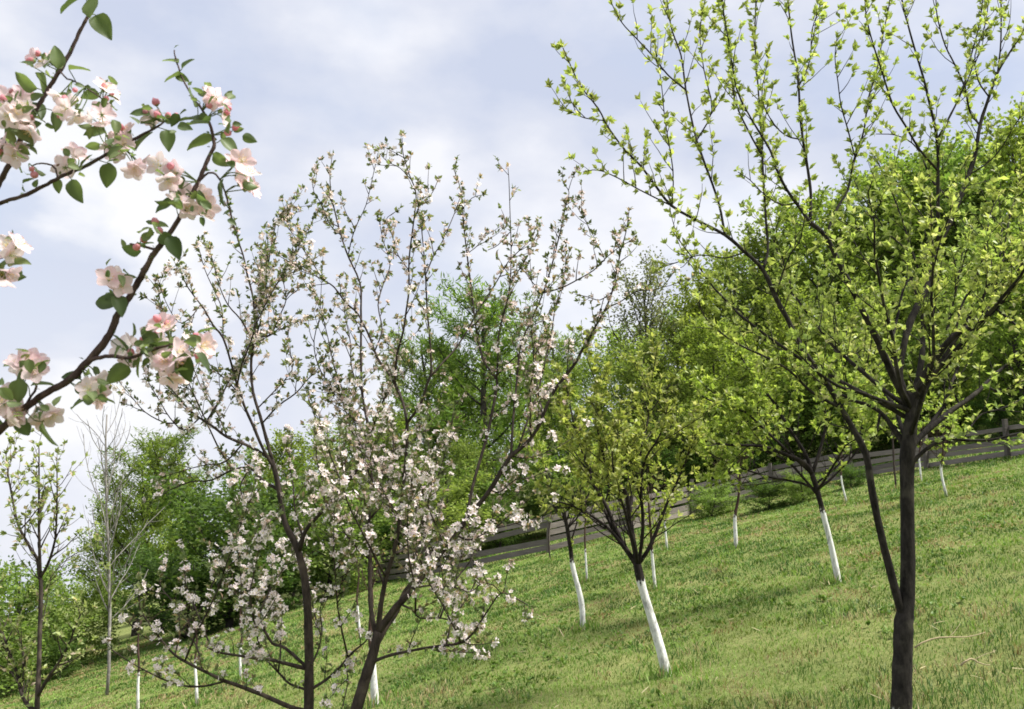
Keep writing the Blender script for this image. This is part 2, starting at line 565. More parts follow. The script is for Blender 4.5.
def right_tree():
    rng = np.random.default_rng(11)
    base = ground_at(901, 738)
    BASES.append((base[0], base[1], .07))
    T = Traced(base[1])
    A = T.add
    A('trunk', None, 0, [(900, 742, 27), (901, 712, 23), (902, 680, 22), (903, 645, 21), (904, 622, 21), (907, 600, 17), (908, 540, 15.5), (907, 480, 15.5), (908, 450, 17), (911, 420, 15), (914, 395, 11)], limb='trunk')
    A('b', 'trunk', -.12, [(901, 625, 10), (894, 585, 9), (880, 530, 8.5), (872, 490, 8), (866, 455, 7.5), (855, 432, 7), (841, 408, 6.5), (825, 380, 6.2), (803, 350, 6), (787, 318, 5.5), (776, 298, 5.5), (763, 270, 5), (745, 252, 4.5), (725, 235, 4), (700, 222, 3.6), (672, 206, 3.2), (655, 185, 3), (640, 165, 2.6), (625, 150, 2.3), (608, 127, 2), (598, 108, 1.8), (580, 85, 1.5), (563, 48, 1.2)], limb='b')
    A('b1', 'b', .25, [(725, 235), (718, 200), (700, 150), (693, 125), (686, 90), (681, 55), (672, 30), (667, 0), (663, -40)], (3.4, 1.4))
    A('b2', 'b', -.3, [(668, 205), (640, 190), (618, 178), (598, 170), (583, 172)], (2, 1))
    A('b3', 'b', .35, [(763, 270), (768, 250), (766, 220), (763, 170), (761, 130), (758, 85), (755, 40), (756, 0), (758, -50)], (3.6, 1.4))
    A('b4', 'b1', -.35, [(688, 95), (668, 75), (652, 55), (636, 38), (620, 20), (608, -5)], (2.4, 1.2))
    A('b5', 'b', -.4, [(672, 206), (673, 170), (665, 120), (661, 80), (655, 50)], (1.8, 1))
    A('b6', 'b', .5, [(605, 122), (585, 118), (572, 112), (560, 105)], (1.6, 1))
    A('b7', 'b3', .5, [(763, 160), (748, 130), (735, 100), (730, 60), (724, 20), (722, -20)], (2.4, 1.2))
    A('b8', 'b1', .5, [(697, 145), (712, 110), (704, 70), (700, 30), (707, -10)], (2, 1.1))
    A('b9', 'b', -.5, [(841, 408), (818, 396), (805, 386), (790, 371), (768, 358), (740, 345), (720, 332), (705, 317), (698, 300)], (4, 1.5))
    A('b10', 'b', -.3, [(776, 298), (782, 275), (790, 255), (800, 240), (805, 215)], (2.2, 1.2))
    A('b11', 'b', .6, [(745, 252), (725, 258), (700, 255), (678, 262), (660, 268)], (2, 1))
    A('c', 'trunk', -.15, [(908, 412, 9), (893, 375, 9), (880, 345, 8.5), (870, 325, 8), (860, 305, 7.5), (845, 275, 7), (832, 248, 6.5), (822, 232, 5.5), (810, 222, 5), (800, 208, 4), (787, 190, 3.5), (777, 170, 3), (770, 150, 2.6), (752, 120, 2.2), (737, 90, 1.9), (730, 50, 1.6), (722, 0, 1.4), (718, -40, 1)], limb='c')
    A('c1', 'c', .2, [(812, 222), (811, 195), (808, 170), (803, 140), (800, 110), (798, 75), (793, 45), (789, 10), (786, -50)], (4.5, 1.6))
    A('c2', 'c', .4, [(825, 235), (838, 207), (848, 190), (853, 165), (860, 145), (865, 125), (868, 100), (877, 70), (883, 35), (890, 0), (893, -40)], (3.4, 1.3))
    A('c3', 'c2', -.4, [(856, 155), (848, 130), (841, 105), (838, 82), (835, 58), (837, 38)], (2, 1))
    A('c4', 'c', -.5, [(795, 200), (782, 205), (765, 195), (750, 180), (738, 172)], (1.8, 1))
    A('c5', 'c1', -.4, [(803, 140), (785, 135), (770, 118), (762, 95), (768, 60)], (2, 1))
    A('c6', 'c1', .4, [(799, 85), (810, 60), (812, 30), (820, 5), (824, -30)], (1.8, 1))
    A('c7', 'c', .5, [(890, 370), (893, 340), (899, 310), (905, 285), (918, 270), (910, 247), (904, 225), (893, 195), (883, 172), (870, 148)], (4, 1.2))
    A('c8', 'c7', .4, [(906, 255), (890, 235), (880, 222), (868, 205), (857, 187), (851, 170)], (2, 1))
    A('d', 'trunk', .2, [(910, 405, 9), (900, 380, 8), (903, 350, 8), (909, 325, 8), (918, 305, 8), (930, 280, 7.5), (939, 245, 7), (953, 215, 6.5), (965, 185, 5.5), (975, 155, 5), (980, 125, 4), (989, 97, 3.5), (998, 72, 3), (1008, 55, 2.5), (1023, 32, 2), (1040, 0, 1.4)], limb='d')
    A('d1', 'd', -.2, [(938, 248), (938, 215), (938, 180), (938, 155), (936, 132), (930, 105), (924, 80), (915, 50), (908, 25), (902, 0), (898, -40)], (4.6, 1.6))
    A('d2', 'd1', .4, [(938, 140), (948, 120), (958, 100), (965, 82), (970, 60), (978, 30), (983, 0), (990, -40)], (3, 1.3))
    A('d3', 'd1', -.5, [(936, 168), (920, 150), (905, 125), (893, 105), (883, 75), (875, 50), (868, 25), (865, 0), (866, -40)], (3, 1.3))
    A('d4', 'd', .5, [(955, 206), (940, 190), (930, 177), (922, 157), (912, 143), (895, 135), (876, 134)], (3, 1))
    A('d5', 'd', -.4, [(980, 122), (970, 112), (965, 88), (955, 65), (945, 45), (938, 20), (936, 0), (937, -40)], (2.6, 1.2))
    A('d6', 'd', .3, [(999, 70), (1001, 40), (1001, 0), (1000, -40)], (2.4, 1.2))
    A('d7', 'd', -.5, [(968, 180), (985, 165), (1000, 150), (1015, 125), (1030, 105)], (2.2, 1))
    A('d8', 'd', -.2, [(990, 95), (978, 80), (975, 55), (985, 25), (990, -10)], (2, 1))
    A('e', 'trunk', -.25, [(914, 402, 9), (925, 375, 8.5), (940, 352, 8), (955, 335, 7.5), (970, 327, 7), (985, 318, 6), (1000, 303, 5.5), (1012, 285, 5), (1024, 262, 4.5), (1045, 225, 3.5), (1065, 180, 2.5), (1075, 130, 1.6)], limb='e')
    A('e1', 'e', -.3, [(996, 308), (1008, 318), (1020, 328), (1040, 338), (1070, 340)], (3.2, 1.2))
    A('e2', 'e', .4, [(985, 318), (995, 290), (1003, 260), (1008, 225), (1015, 200), (1022, 170)], (3, 1.2))
    A('e3', 'e', .3, [(955, 335), (962, 305), (975, 280), (985, 250), (990, 215), (1000, 195)], (3, 1.2))
    A('f', 'trunk', .3, [(912, 447, 8), (922, 435, 7), (940, 420, 6.5), (955, 408, 6), (970, 398, 5.5), (985, 385, 5), (998, 372, 4), (1012, 362, 3.5), (1040, 348, 3), (1080, 330, 2)], limb='f')
    A('f1', 'f', -.3, [(985, 385), (1000, 392), (1020, 382), (1045, 375)], (3.2, 1.2))
    A('f2', 'f', .3, [(958, 406), (950, 385), (948, 365), (955, 345), (958, 330)], (2.6, 1.2))
    A('g', 'trunk', -.35, [(910, 470, 6), (925, 450, 4.5), (945, 439, 4), (962, 440, 3.5), (990, 440, 3), (1024, 433, 2.4), (1060, 430, 1.6)], limb='g')
    A('g1', 'g', .3, [(963, 440), (972, 425), (982, 414), (1000, 409), (1020, 400)], (2.6, 1.2))
    A('h', 'trunk', .35, [(905, 450, 8), (893, 428, 6), (880, 412, 5), (868, 405, 4.5), (852, 400, 3.5), (830, 388, 2.6), (805, 372, 1.6)], limb='h')
    A('h1', 'h', -.5, [(880, 412), (877, 430), (870, 437), (852, 430), (830, 424)], (3.4, 1.4))
    A('i', 'trunk', -.5, [(908, 412, 7), (885, 402, 5), (870, 396, 4.5), (855, 391, 4), (838, 386, 3.5), (815, 370, 2.5), (795, 350, 1.5)], limb='i')
    A('j', 'trunk', .5, [(914, 398, 8), (920, 370, 7), (923, 345, 6), (922, 315, 4), (915, 290, 3), (908, 265, 2)], limb='j')
    # limbs that lean towards and away from the camera
    extra = {}
    for i in range(9):
        az = i * 2.4 + .4
        d = np.array([math.cos(az) * .8, math.sin(az), rng.uniform(.5, 1.0)])
        st = T.poly['trunk'][-1 - int(rng.integers(0, 8)), :3]
        limb = ['c', 'd', 'e', 'f', 'h', 'i', 'j', 'b', 'g'][i]
        p = grow(st, d, rng.uniform(1.4, 2.1), .017, rng, 9, .06, .1, .004)
        extra.setdefault(limb, []).append(p)
        for t in twigs_on(p, rng, .22, (.4, .9), .03, .08, (.5, 1.0), .2, .004):
            extra[limb].append(t)
    root = thing('apple_tree', base, 'large fork-trunked apple tree at right with fresh green leaves and dark bark', 'tree')
    tr = Acc(); seg(tr, T.poly['trunk'] * np.array([1, 1, 1, .84]), rng, 16)
    tr.build('trunk', M_BARK_DARK, root, base)
    limbs = {}
    for k, p in T.poly.items():
        if k != 'trunk':
            limbs.setdefault(T.limb[k], []).append(p)
    for lb, ps in limbs.items():
        ps = ps + extra.get(lb, [])
        ba = Acc(); la = Acc(); tw = []
        for p in ps:
            seg(ba, swell(p, rng) * np.array([1, 1, 1, .86]), rng)
            tw += twigs_on(p, rng, .12, (.08, .42), .02, .1)
        for t in tw:
            seg(ba, t, rng)
        S, D = sites(ps, rng, .05, .012)
        leaf_clusters(la, S, D, rng, (4, 8), (.022, .056), GREEN_Y)
        S, D = sites(tw, rng, .058, .012)
        leaf_clusters(la, S, D, rng, (4, 8), (.022, .056), GREEN_Y)
        b = ba.build('branch', M_BARK_DARK, root, base)
        la.build('foliage', M_LEAF, b, base)


# ================================================================== the two blossoming trees
LEAF_AB = [(.10, .135, .06), (.22, .25, .125), (.34, .25, .18)]


def blossom_tree(T, base, label, seed, extra_n, zlo, zhi, trunk_keys=('trunk',)):
    rng = np.random.default_rng(seed)
    root = thing('apple_tree', base, label, 'tree')
    tr = Acc()
    for k in trunk_keys:
        seg(tr, T.poly[k] * np.array([1, 1, 1, .74]), rng, 12)
    tr.build('trunk', M_BARK_A, root, base)
    limbs = {}
    for k, p in T.poly.items():
        if k not in trunk_keys:
            limbs.setdefault(T.limb[k], []).append(p)
    names = list(limbs)
    for i in range(extra_n):
        lb = names[i % len(names)]
        p0 = limbs[lb][0]; st = p0[int(len(p0) * rng.uniform(.25, .6)), :3]
        d = np.array([rng.normal() * .4, (-1) ** i * rng.uniform(.5, 1), rng.uniform(.5, 1.2)])
        p = grow(st, d, rng.uniform(.7, 1.3), .008, rng, 8, .05, .1, .002)
        limbs[lb].append(p)
        limbs[lb] += twigs_on(p, rng, .2, (.2, .5), .03, .08, (.5, 1.0), .2, .003)
    for lb, ps in limbs.items():
        ba, la, fa = Acc(), Acc(), Acc(); tw = []
        for p in ps:
            seg(ba, swell(p, rng) * np.array([1, 1, 1, .74]), rng)
            tw += twigs_on(p, rng, .11, (.07, .28), .016, .1)
        for t in tw:
            seg(ba, t, rng)
        S, D = sites(ps, rng, .034, .011); S2, D2 = sites(tw, rng, .038, .011)
        S = np.vstack([S, S2]); D = np.vstack([D, D2])
        leaf_clusters(la, S, D, rng, (3, 6), (.02, .036), LEAF_AB, spread=(.2, 1.2))
        h = np.clip((S[:, 2] - zlo) / (zhi - zlo), 0, 1)
        m = rng.random(len(S)) < (.37 + .06 * h)
        lo = m & (rng.random(len(S)) < 1.15 - 1.1 * h)
        up = m & ~lo
        flower_clusters(fa, S[lo], D[lo], rng, (3, 5), (.026, .037), [(.97, .96, .955), (.96, .9, .905)], .024)
        flower_clusters(fa, S[up], D[up], rng, (2, 4), (.018, .03), [(.74, .62, .56), (.86, .78, .74)], .016)
        b = ba.build('branch', M_BARK_A, root, base)
        la.build('foliage', M_LEAF, b, base)
        fa.build('blossom', M_PETAL, b, base)


def tree_a():
    y = 5.0
    base = base_under(309, y)
    T = Traced(y); A = T.add
    A('trunk', None, 0, [(304, 905, 18), (306, 850, 16), (309, 780, 14), (309, 712, 13), (309, 650, 12), (307, 600, 10.5), (303, 570, 9.5), (296, 545, 9), (288, 530, 8), (283, 515, 7), (279, 490, 7), (276, 475, 7), (272, 460, 6.5)], limb='trunk')
    A('a', 'trunk', .1, [(272, 460, 5.5), (266, 438, 5), (260, 416, 4.5), (253, 392, 4), (251, 365, 4), (253, 342, 3.6), (255, 330, 3.4), (253, 298, 3), (247, 274, 2.8), (243, 255, 2.5), (237, 237, 2.2), (231, 214, 1.8), (227, 196, 1.3)], limb='a')
    A('a1', 'a', -.3, [(254, 338), (265, 336), (272, 333), (280, 315), (286, 300), (284, 285), (282, 270)], (2.2, 1.1))
    A('a2', 'a1', .3, [(286, 300), (292, 294), (300, 289)], (1.4, 1))
    A('a3', 'a', .4, [(253, 310), (262, 295), (266, 270), (267, 250), (268, 233)], (2, 1))
    A('a4', 'a', -.3, [(262, 420), (278, 406), (296, 393), (307, 380), (317, 370), (326, 355)], (2.6, 1.1))
    A('a5', 'a', .4, [(253, 345), (241, 320), (228, 305), (219, 285), (214, 265), (208, 245)], (2.4, 1))
    A('a6', 'a', .35, [(300, 391), (292, 370), (287, 345), (290, 325)], (2, 1))
    A('b', 'trunk', -.25, [(275, 470, 5), (262, 447, 4.5), (254, 428, 4.2), (245, 408, 4), (237, 385, 3.6), (231, 363, 3.2), (223, 338, 3), (213, 325, 2.6), (204, 309, 2.3), (194, 296, 2), (186, 284, 1.6), (180, 268, 1.2)], limb='b')
    A('b1', 'b', -.3, [(247, 410), (240, 395), (227, 381), (212, 367), (203, 355)], (2.4, 1.1))
    A('b2', 'b', .3, [(222, 337), (222, 310), (214, 290), (205, 270), (198, 245)], (2, 1))
    A('b3', 'b', -.4, [(200, 305), (190, 318), (178, 322), (165, 300), (158, 280)], (1.8, 1))
    A('c', 'trunk', -.35, [(270, 458, 4.6), (251, 447, 4.2), (227, 437, 3.8), (212, 426, 3.4), (194, 414, 3), (182, 402, 2.6), (172, 390, 2.2), (165, 383, 1.8), (155, 365, 1.2)], limb='c')
    A('c1', 'c', -.2, [(200, 420), (184, 430), (170, 418), (159, 400), (149, 383), (144, 370)], (2.2, 1))
    A('c2', 'c1', -.3, [(176, 425), (163, 422), (145, 412), (131, 396), (120, 383)], (2, 1))
    A('c3', 'c', .4, [(240, 442), (225, 462), (205, 465), (185, 470), (160, 478)], (2.4, 1))
    A('c4', 'c', .4, [(227, 437), (218, 415), (205, 395), (196, 375), (190, 355)], (2.2, 1))
    A('d', 'trunk', .3, [(278, 490, 4.5), (262, 480, 4), (250, 468, 3.5), (232, 470, 3), (212, 480, 2.5), (190, 482, 2), (165, 492, 1.3)], limb='d')
    A('d1', 'd', -.4, [(250, 470), (240, 488), (250, 505), (262, 518)], (2.2, 1))
    A('e', 'trunk', -.3, [(299, 550, 7), (306, 530, 6), (325, 508, 5.5), (340, 490, 5), (350, 478, 4.6), (360, 466, 4), (366, 452, 3), (372, 430, 2), (380, 410, 1.3)], limb='e')
    A('e1', 'e', .4, [(345, 484), (345, 465), (344, 445), (340, 425)], (2.4, 1.1))
    A('e2', 'e', .4, [(303, 535), (295, 510), (293, 485), (289, 462), (292, 440)], (3, 1.1))
    A('e3', 'e', -.4, [(325, 508), (322, 480), (316, 455), (320, 430), (314, 405)], (2.6, 1))
    A('l1', 'trunk', -.3, [(305, 670, 6), (288, 664, 5), (272, 660, 4.6), (255, 658, 4), (235, 655, 3.5), (217, 652, 3), (205, 646, 2)], limb='l1')
    A('l1b', 'l1', .4, [(217, 652), (208, 640), (200, 620), (192, 600), (186, 585), (184, 560)], (2.6, 1.1))
    A('l2', 'trunk', .35, [(304, 662, 5), (285, 648, 4.2), (272, 643, 4), (262, 625, 3.5), (255, 612, 3), (243, 590, 2.2), (240, 560, 1.6), (236, 535, 1.2)], limb='l2')
    A('l3', 'trunk', -.4, [(307, 718, 7), (290, 707, 6), (270, 698, 5.5), (245, 688, 5), (225, 681, 4.5), (208, 673, 4), (190, 664, 3.5), (175, 655, 3), (162, 641, 2.6), (150, 625, 2.2), (141, 610, 1.8), (138, 590, 1.3)], limb='l3')
    A('l3b', 'l3', -.25, [(225, 682), (205, 686), (185, 686), (165, 680), (150, 673), (135, 665), (122, 657), (113, 650)], (3, 1.2))
    A('l3c', 'l3', .4, [(200, 668), (196, 645), (180, 625), (175, 605), (160, 585), (165, 565)], (2.4, 1))
    A('l3d', 'l3', -.4, [(162, 641), (150, 640), (135, 630), (124, 615)], (2, 1))
    A('l3e', 'l3', .3, [(175, 655), (182, 630), (200, 610), (212, 585), (222, 565)], (2.2, 1))
    A('l4', 'trunk', .2, [(305, 692, 4), (290, 684, 3), (278, 672, 2.6), (262, 655, 2.2), (250, 640, 1.6), (244, 630, 1)], limb='l4')
    A('r1', 'trunk', -.2, [(311, 688, 4.6), (326, 680, 3.8), (340, 667, 3.4), (352, 653, 3), (365, 642, 2), (372, 632, 1.2)], limb='r1')
    A('r1b', 'r1', -.3, [(343, 663), (348, 678), (346, 692), (341, 712)], (2.2, 1.4))
    A('r2', 'trunk', .3, [(313, 668, 3), (318, 650, 2.4), (322, 630, 2), (320, 610, 1.4), (326, 590, 1)], limb='r2')
    blossom_tree(T, base, 'slender apple tree in pink and white blossom with low branches spreading left over the grass', 21, 12, 1.2, 3.4)


def tree_b():
    y = 4.8
    base = base_under(330, y)
    T = Traced(y); A = T.add
    A('trunk', None, 0, [(312, 930, 22), (318, 884, 20), (330, 800, 18), (347, 735, 16), (356, 710, 15), (362, 690, 15), (368, 670, 14), (374, 650, 13), (378, 632, 12.5)], limb='trunk')
    A('a', 'trunk', .15, [(376, 636, 7), (371, 610, 6.5), (370, 580, 6), (370, 550, 5.5), (369, 520, 5), (371, 490, 4.8), (372, 465, 4.5), (371, 440, 4.5), (366, 415, 4), (362, 392, 3.6), (361, 360, 3.4), (361, 334, 3.2), (361, 309, 3), (360, 283, 2.6), (348, 256, 2.4), (341, 235, 2.2), (335, 212, 2), (331, 192, 1.6), (330, 175, 1.3), (332, 157, 1)], limb='a')
    A('a1', 'a', -.3, [(346, 254), (352, 238), (358, 222), (366, 205), (372, 180), (378, 153)], (1.8, 1))
    A('a2', 'a', .35, [(341, 238), (330, 225), (322, 205), (314, 192), (312, 178)], (1.7, 1))
    A('a3', 'a', .4, [(362, 392), (352, 370), (350, 340), (345, 315), (344, 290)], (2.2, 1))
    A('a4', 'a', -.4, [(371, 440), (355, 420), (345, 400), (330, 385), (318, 365), (314, 340), (322, 310), (323, 300)], (2.6, 1))
    A('a5', 'a', -.4, [(370, 560), (350, 540), (338, 520), (330, 500), (336, 480)], (2.6, 1))
    A('a6', 'a', .4, [(370, 520), (385, 500), (393, 480), (394, 455), (391, 425), (383, 405)], (3, 1.2))
    A('b', 'trunk', -.2, [(378, 634, 8), (381, 605, 7), (386, 578, 6.5), (393, 555, 6), (400, 520, 5.5), (404, 480, 5), (407, 445, 5), (407, 423, 5)], limb='b')
    A('b1', 'b', .15, [(407, 423), (403, 403), (395, 384), (387, 371), (377, 357), (370, 338), (358, 314), (346, 303), (334, 287), (323, 280), (305, 270), (293, 264), (276, 254)], (4.4, 1.1))
    A('b1b', 'b1', -.2, [(323, 280), (312, 262), (300, 245), (290, 230), (281, 217)], (1.6, .9))
    A('b1c', 'b1', .4, [(375, 352), (382, 330), (378, 305), (383, 285), (390, 265), (383, 240), (378, 215)], (2.2, 1))
    A('b2', 'b1', -.25, [(396, 385), (397, 355), (403, 332), (406, 312), (409, 289), (409, 259), (414, 219), (416, 193), (409, 174), (403, 153), (402, 138)], (3.6, 1.1))
    A('b2b', 'b2', .4, [(413, 225), (420, 205), (432, 193), (438, 180)], (1.5, 1))
    A('b2c', 'b2', .4, [(409, 270), (398, 255), (392, 235), (386, 220), (395, 212)], (1.6, 1))
    A('b2d', 'b2', -.3, [(411, 178), (400, 168), (388, 162), (380, 154)], (1.4, .9))
    A('b3', 'b', -.3, [(409, 424), (420, 405), (427, 384), (431, 372), (430, 342), (427, 309), (426, 285), (424, 255), (421, 224), (418, 205)], (4.2, 1.2))
    A('b3b', 'b3', .3, [(427, 272), (434, 255), (442, 242), (453, 217), (460, 198)], (2, 1))
    A('b3c', 'b3', .3, [(429, 376), (445, 360), (456, 348), (471, 324), (477, 312), (487, 297), (497, 281), (508, 262), (520, 250), (530, 240), (538, 222)], (3, 1))
    A('b4', 'b', .4, [(393, 555), (410, 545), (416, 522), (417, 502), (430, 488), (440, 470), (448, 440), (455, 405)], (3.2, 1.1))
    A('c', 'trunk', -.1, [(379, 634, 10), (388, 618, 9.5), (396, 607, 9), (406, 597, 8.5), (416, 585, 8.5), (430, 566, 8), (445, 548, 7.5), (456, 535, 7), (466, 520, 7), (476, 508, 6.5), (490, 490, 6.3), (502, 470, 6), (511, 456, 5.8), (521, 448, 5.4), (531, 438, 5), (540, 424, 4.6), (546, 408, 4.4), (556, 388, 4.4), (567, 374, 4.4), (576, 362, 4.2), (582, 350, 4), (591, 335, 3.5), (599, 320, 3), (606, 308, 2.8), (612, 292, 2.5), (616, 275, 2), (621, 250, 1.7), (626, 232, 1.4), (629, 212, 1)], limb='c')
    A('c1', 'c', .2, [(511, 456), (512, 437), (514, 409), (517, 380), (520, 348), (524, 336), (534, 314), (543, 293), (551, 268), (557, 245), (562, 224), (566, 205), (569, 192), (563, 183)], (3.8, 1.1))
    A('c1b', 'c1', -.3, [(543, 293), (561, 288), (577, 280), (594, 270), (606, 258), (618, 248), (632, 240)], (2.2, 1))
    A('c1c', 'c1b', .2, [(612, 272), (604, 257), (587, 224), (576, 205)], (1.2, .8))
    A('c1d', 'c1', .4, [(541, 295), (533, 283), (525, 272), (517, 264)], (1.5, 1))
    A('c2', 'c', .4, [(519, 449), (522, 437), (530, 413), (538, 392), (545, 361), (551, 336), (555, 309), (560, 290), (565, 270), (566, 245)], (3, 1))
    A('c3', 'c', -.4, [(606, 308), (620, 302), (635, 292), (650, 290), (662, 287), (674, 272)], (1.8, 1))
    A('c4', 'c', -.35, [(612, 295), (600, 300), (588, 297), (575, 294)], (1.6, 1))
    A('c5', 'c', .3, [(466, 520, 4.5), (473, 485, 4.5), (480, 460, 4.3), (486, 440, 4.2), (492, 413, 4), (497, 384, 4), (493, 374, 3.6), (483, 359, 3.4), (476, 328, 3), (473, 303, 2.8), (470, 279, 2.5), (467, 254, 2.2), (463, 219, 1.8), (461, 191, 1.4), (454, 170, 1)])
    A('c5b', 'c5', -.2, [(497, 380), (498, 357), (498, 342), (500, 328), (506, 305), (510, 285), (511, 260), (511, 240), (510, 212), (509, 182), (508, 168)], (3, .9))
    A('c5c', 'c5b', .4, [(511, 282), (520, 268), (528, 255), (534, 240), (540, 228)], (1.7, 1))
    A('c5d', 'c5', -.4, [(499, 376), (512, 360), (522, 352)], (2.6, 1.6))
    A('c5e', 'c5', .4, [(467, 250), (478, 245), (486, 232)], (1.4, 1))
    A('c5f', 'c5', .3, [(462, 205), (472, 198), (482, 195)], (1.3, 1))
    A('c5g', 'c5b', -.4, [(510, 235), (498, 245), (488, 250)], (1.4, 1))
    A('c6', 'c', -.4, [(445, 548), (436, 525), (428, 505), (432, 485), (425, 465)], (3, 1.1))
    A('c7', 'c', -.3, [(490, 490), (500, 492), (515, 480), (530, 478), (548, 470)], (2.4, 1))
    A('c8', 'c', .35, [(511, 456), (525, 458), (540, 455), (556, 448), (570, 440)], (2.2, 1))
    A('c9', 'c', -.4, [(456, 535), (470, 540), (490, 530), (510, 525), (528, 520), (545, 518)], (3, 1))
    A('d', 'trunk', -.3, [(373, 663, 5), (385, 657, 4.2), (400, 653, 4), (420, 649, 3.6), (440, 646, 3.4), (457, 644, 3.2), (466, 640, 3), (474, 632, 2.8), (481, 621, 2.6), (489, 609, 2.3), (501, 593, 2), (515, 598, 1.7), (528, 605, 1.2)], limb='d')
    A('d1', 'd', .4, [(440, 646), (455, 652), (468, 652), (483, 655)], (1.8, 1))
    A('d2', 'd', -.3, [(501, 593), (493, 585), (482, 582), (473, 575)], (1.6, 1))
    A('e', 'c', -.35, [(412, 592), (425, 586), (440, 586), (458, 588), (470, 592), (482, 583)], (3, 1.2), limb='e')
    A('f', 'c', -.5, [(400, 604), (413, 610), (420, 618), (440, 618), (455, 622), (463, 628)], (3, 1.2), limb='f')
    A('g', 'trunk', .4, [(376, 648, 8), (386, 628, 6.5), (398, 610, 6), (404, 592, 5), (420, 575, 4), (440, 560, 3), (458, 550, 2), (480, 545, 1.2)], limb='g')
    A('g1', 'g', -.3, [(440, 560), (430, 545), (424, 530), (430, 512)], (2.4, 1))
    blossom_tree(T, base, 'leaning apple tree in full white blossom with forked limbs rising at mid picture', 33, 14, 1.1, 3.3)


# ================================================================== foreground blossoming branches
def foreground():
    rng = np.random.default_rng(5)
    y = 1.42
    base = np.array([-1.22, 1.55, float(gz(-1.22, 1.55))])
    root = thing('apple_tree', base, 'apple tree at the left edge whose pink blossom twigs reach close to the viewer', 'tree')
    T = Traced(y + .1); A = T.add
    top = P(-190, 300, y + .13); mid = P(-200, 560, y + .13)
    tp = smooth_path(np.array([[*base, .075], [*(base * .5 + mid * .5 + np.array([.03, 0, 0])), .06], [*mid, .055], [*top, .042], [*(top + np.array([-.1, .1, .8])), .022], [*(top + np.array([-.05, .2, 1.3])), .008]]), 6)
    tr = Acc(); seg(tr, tp, rng, 16); tr.build('trunk', M_BARK_FG, root, base)
    A('u', None, -.06, [(-190, 470, 16), (-120, 380, 13), (-50, 265, 10), (0, 182, 8), (20, 142, 7.2), (34, 114, 6.8), (49, 88, 6.4), (65, 62, 6), (80, 31, 5.2), (92, 8, 4.6), (100, -14, 3.8), (106, -50, 3)], limb='u')
    A('u1', 'u', -.3, [(60, 72), (66, 78), (76, 82), (85, 87), (100, 97), (108, 104)], (2.6, 1.8))
    A('m', None, -.03, [(-190, 330, 13), (-100, 255, 9), (-40, 222, 7), (0, 203, 6), (26, 195, 5.6), (58, 178, 5.4), (84, 167, 5.2), (104, 156, 5), (130, 141, 4.4), (152, 130, 3.6), (164, 122, 2.6)], limb='m')
    A('m1', 'm', -.2, [(60, 177), (55, 167), (42, 163), (32, 166)], (3, 2))
    A('l', None, -.02, [(-195, 600, 15), (-110, 530, 11), (-50, 475, 9), (0, 430, 8), (24, 409, 8), (44, 394, 8), (68, 381, 8), (88, 361, 8), (108, 338, 8), (118, 315, 7.6), (135, 288, 7), (152, 257, 6.4), (166, 238, 6), (179, 219, 5.6), (198, 182, 5), (208, 159, 4.6), (214, 143, 4.2), (207, 118, 3), (193, 97, 2.4), (183, 80, 2), (176, 60, 1.8), (174, 50, 1.4)], limb='l')
    A('l1', 'l', -.25, [(88, 361), (100, 357), (112, 356), (130, 358), (150, 350), (170, 345), (188, 342)], (5, 2.4))
    A('l2', 'l', -.2, [(200, 178), (208, 173), (217, 175), (225, 192), (231, 215), (234, 228)], (2.8, 1.6))
    A('l3', 'l', .2, [(24, 409), (30, 398), (36, 388), (34, 378), (25, 370)], (3.2, 2))
    A('l4', 'l', -.2, [(128, 298), (120, 299), (114, 293)], (3, 2))
    A('l5', 'l', -.2, [(155, 252), (150, 248), (140, 246), (130, 244)], (3.5, 2.2))
    A('k', None, -.2, [(-190, 400, 10), (-100, 320, 6), (-40, 275, 4), (-10, 262, 3), (8, 256, 2.4)], limb='k')
    # blossom heads: branch, u, v, open flowers, buds, spread px
    heads = [('u', 40, 60, 1, 4, 8), ('u', 68, 92, 1, 2, 8), ('u', 72, 108, 2, 1, 9), ('u', 8, 112, 3, 1, 10), ('u', 30, 122, 1, 1, 9),
             ('u', 108, 94, 1, 3, 6), ('m', 100, 120, 2, 1, 9), ('m', 124, 136, 3, 1, 9), ('m', 130, 160, 3, 0, 10), ('m', 71, 164, 4, 0, 10),
             ('m', 32, 174, 0, 2, 4), ('m', 155, 112, 1, 4, 9), ('m', 172, 118, 0, 3, 7), ('l', 212, 102, 2, 2, 8), ('l', 231, 128, 0, 3, 6),
             ('l', 166, 173, 3, 1, 10), ('l', 192, 192, 3, 1, 9), ('l', 204, 210, 2, 1, 8), ('l', 240, 168, 3, 0, 9), ('l', 244, 188, 2, 0, 8),
             ('l', 158, 228, 0, 2, 5), ('l', 140, 244, 0, 3, 7), ('l', 115, 282, 2, 0, 7), ('l', 24, 362, 3, 0, 9), ('l', 44, 410, 3, 0, 9),
             ('l', 8, 412, 3, 1, 10), ('l', 98, 384, 3, 0, 10), ('l', 94, 398, 1, 0, 7), ('l', 128, 350, 2, 1, 9), ('l', 165, 326, 2, 2, 8),
             ('l', 197, 345, 2, 2, 9), ('l', 170, 358, 3, 0, 10), ('l', 178, 372, 2, 0, 8), ('l', 148, 352, 1, 0, 8), ('k', 12, 248, 3, 0, 8), ('k', 2, 272, 2, 0, 9), ('u', 14, 98, 2, 2, 9), ('u', 6, 150, 2, 1, 10), ('u', 22, 112, 2, 0, 9), ('l', 150, 338, 1, 2, 8), ('l', 222, 112, 1, 2, 7), ('l', 180, 205, 2, 0, 8), ('m', 112, 148, 2, 0, 9), ('l', 4, 395, 2, 0, 9), ('l', 34, 366, 2, 0, 7)]
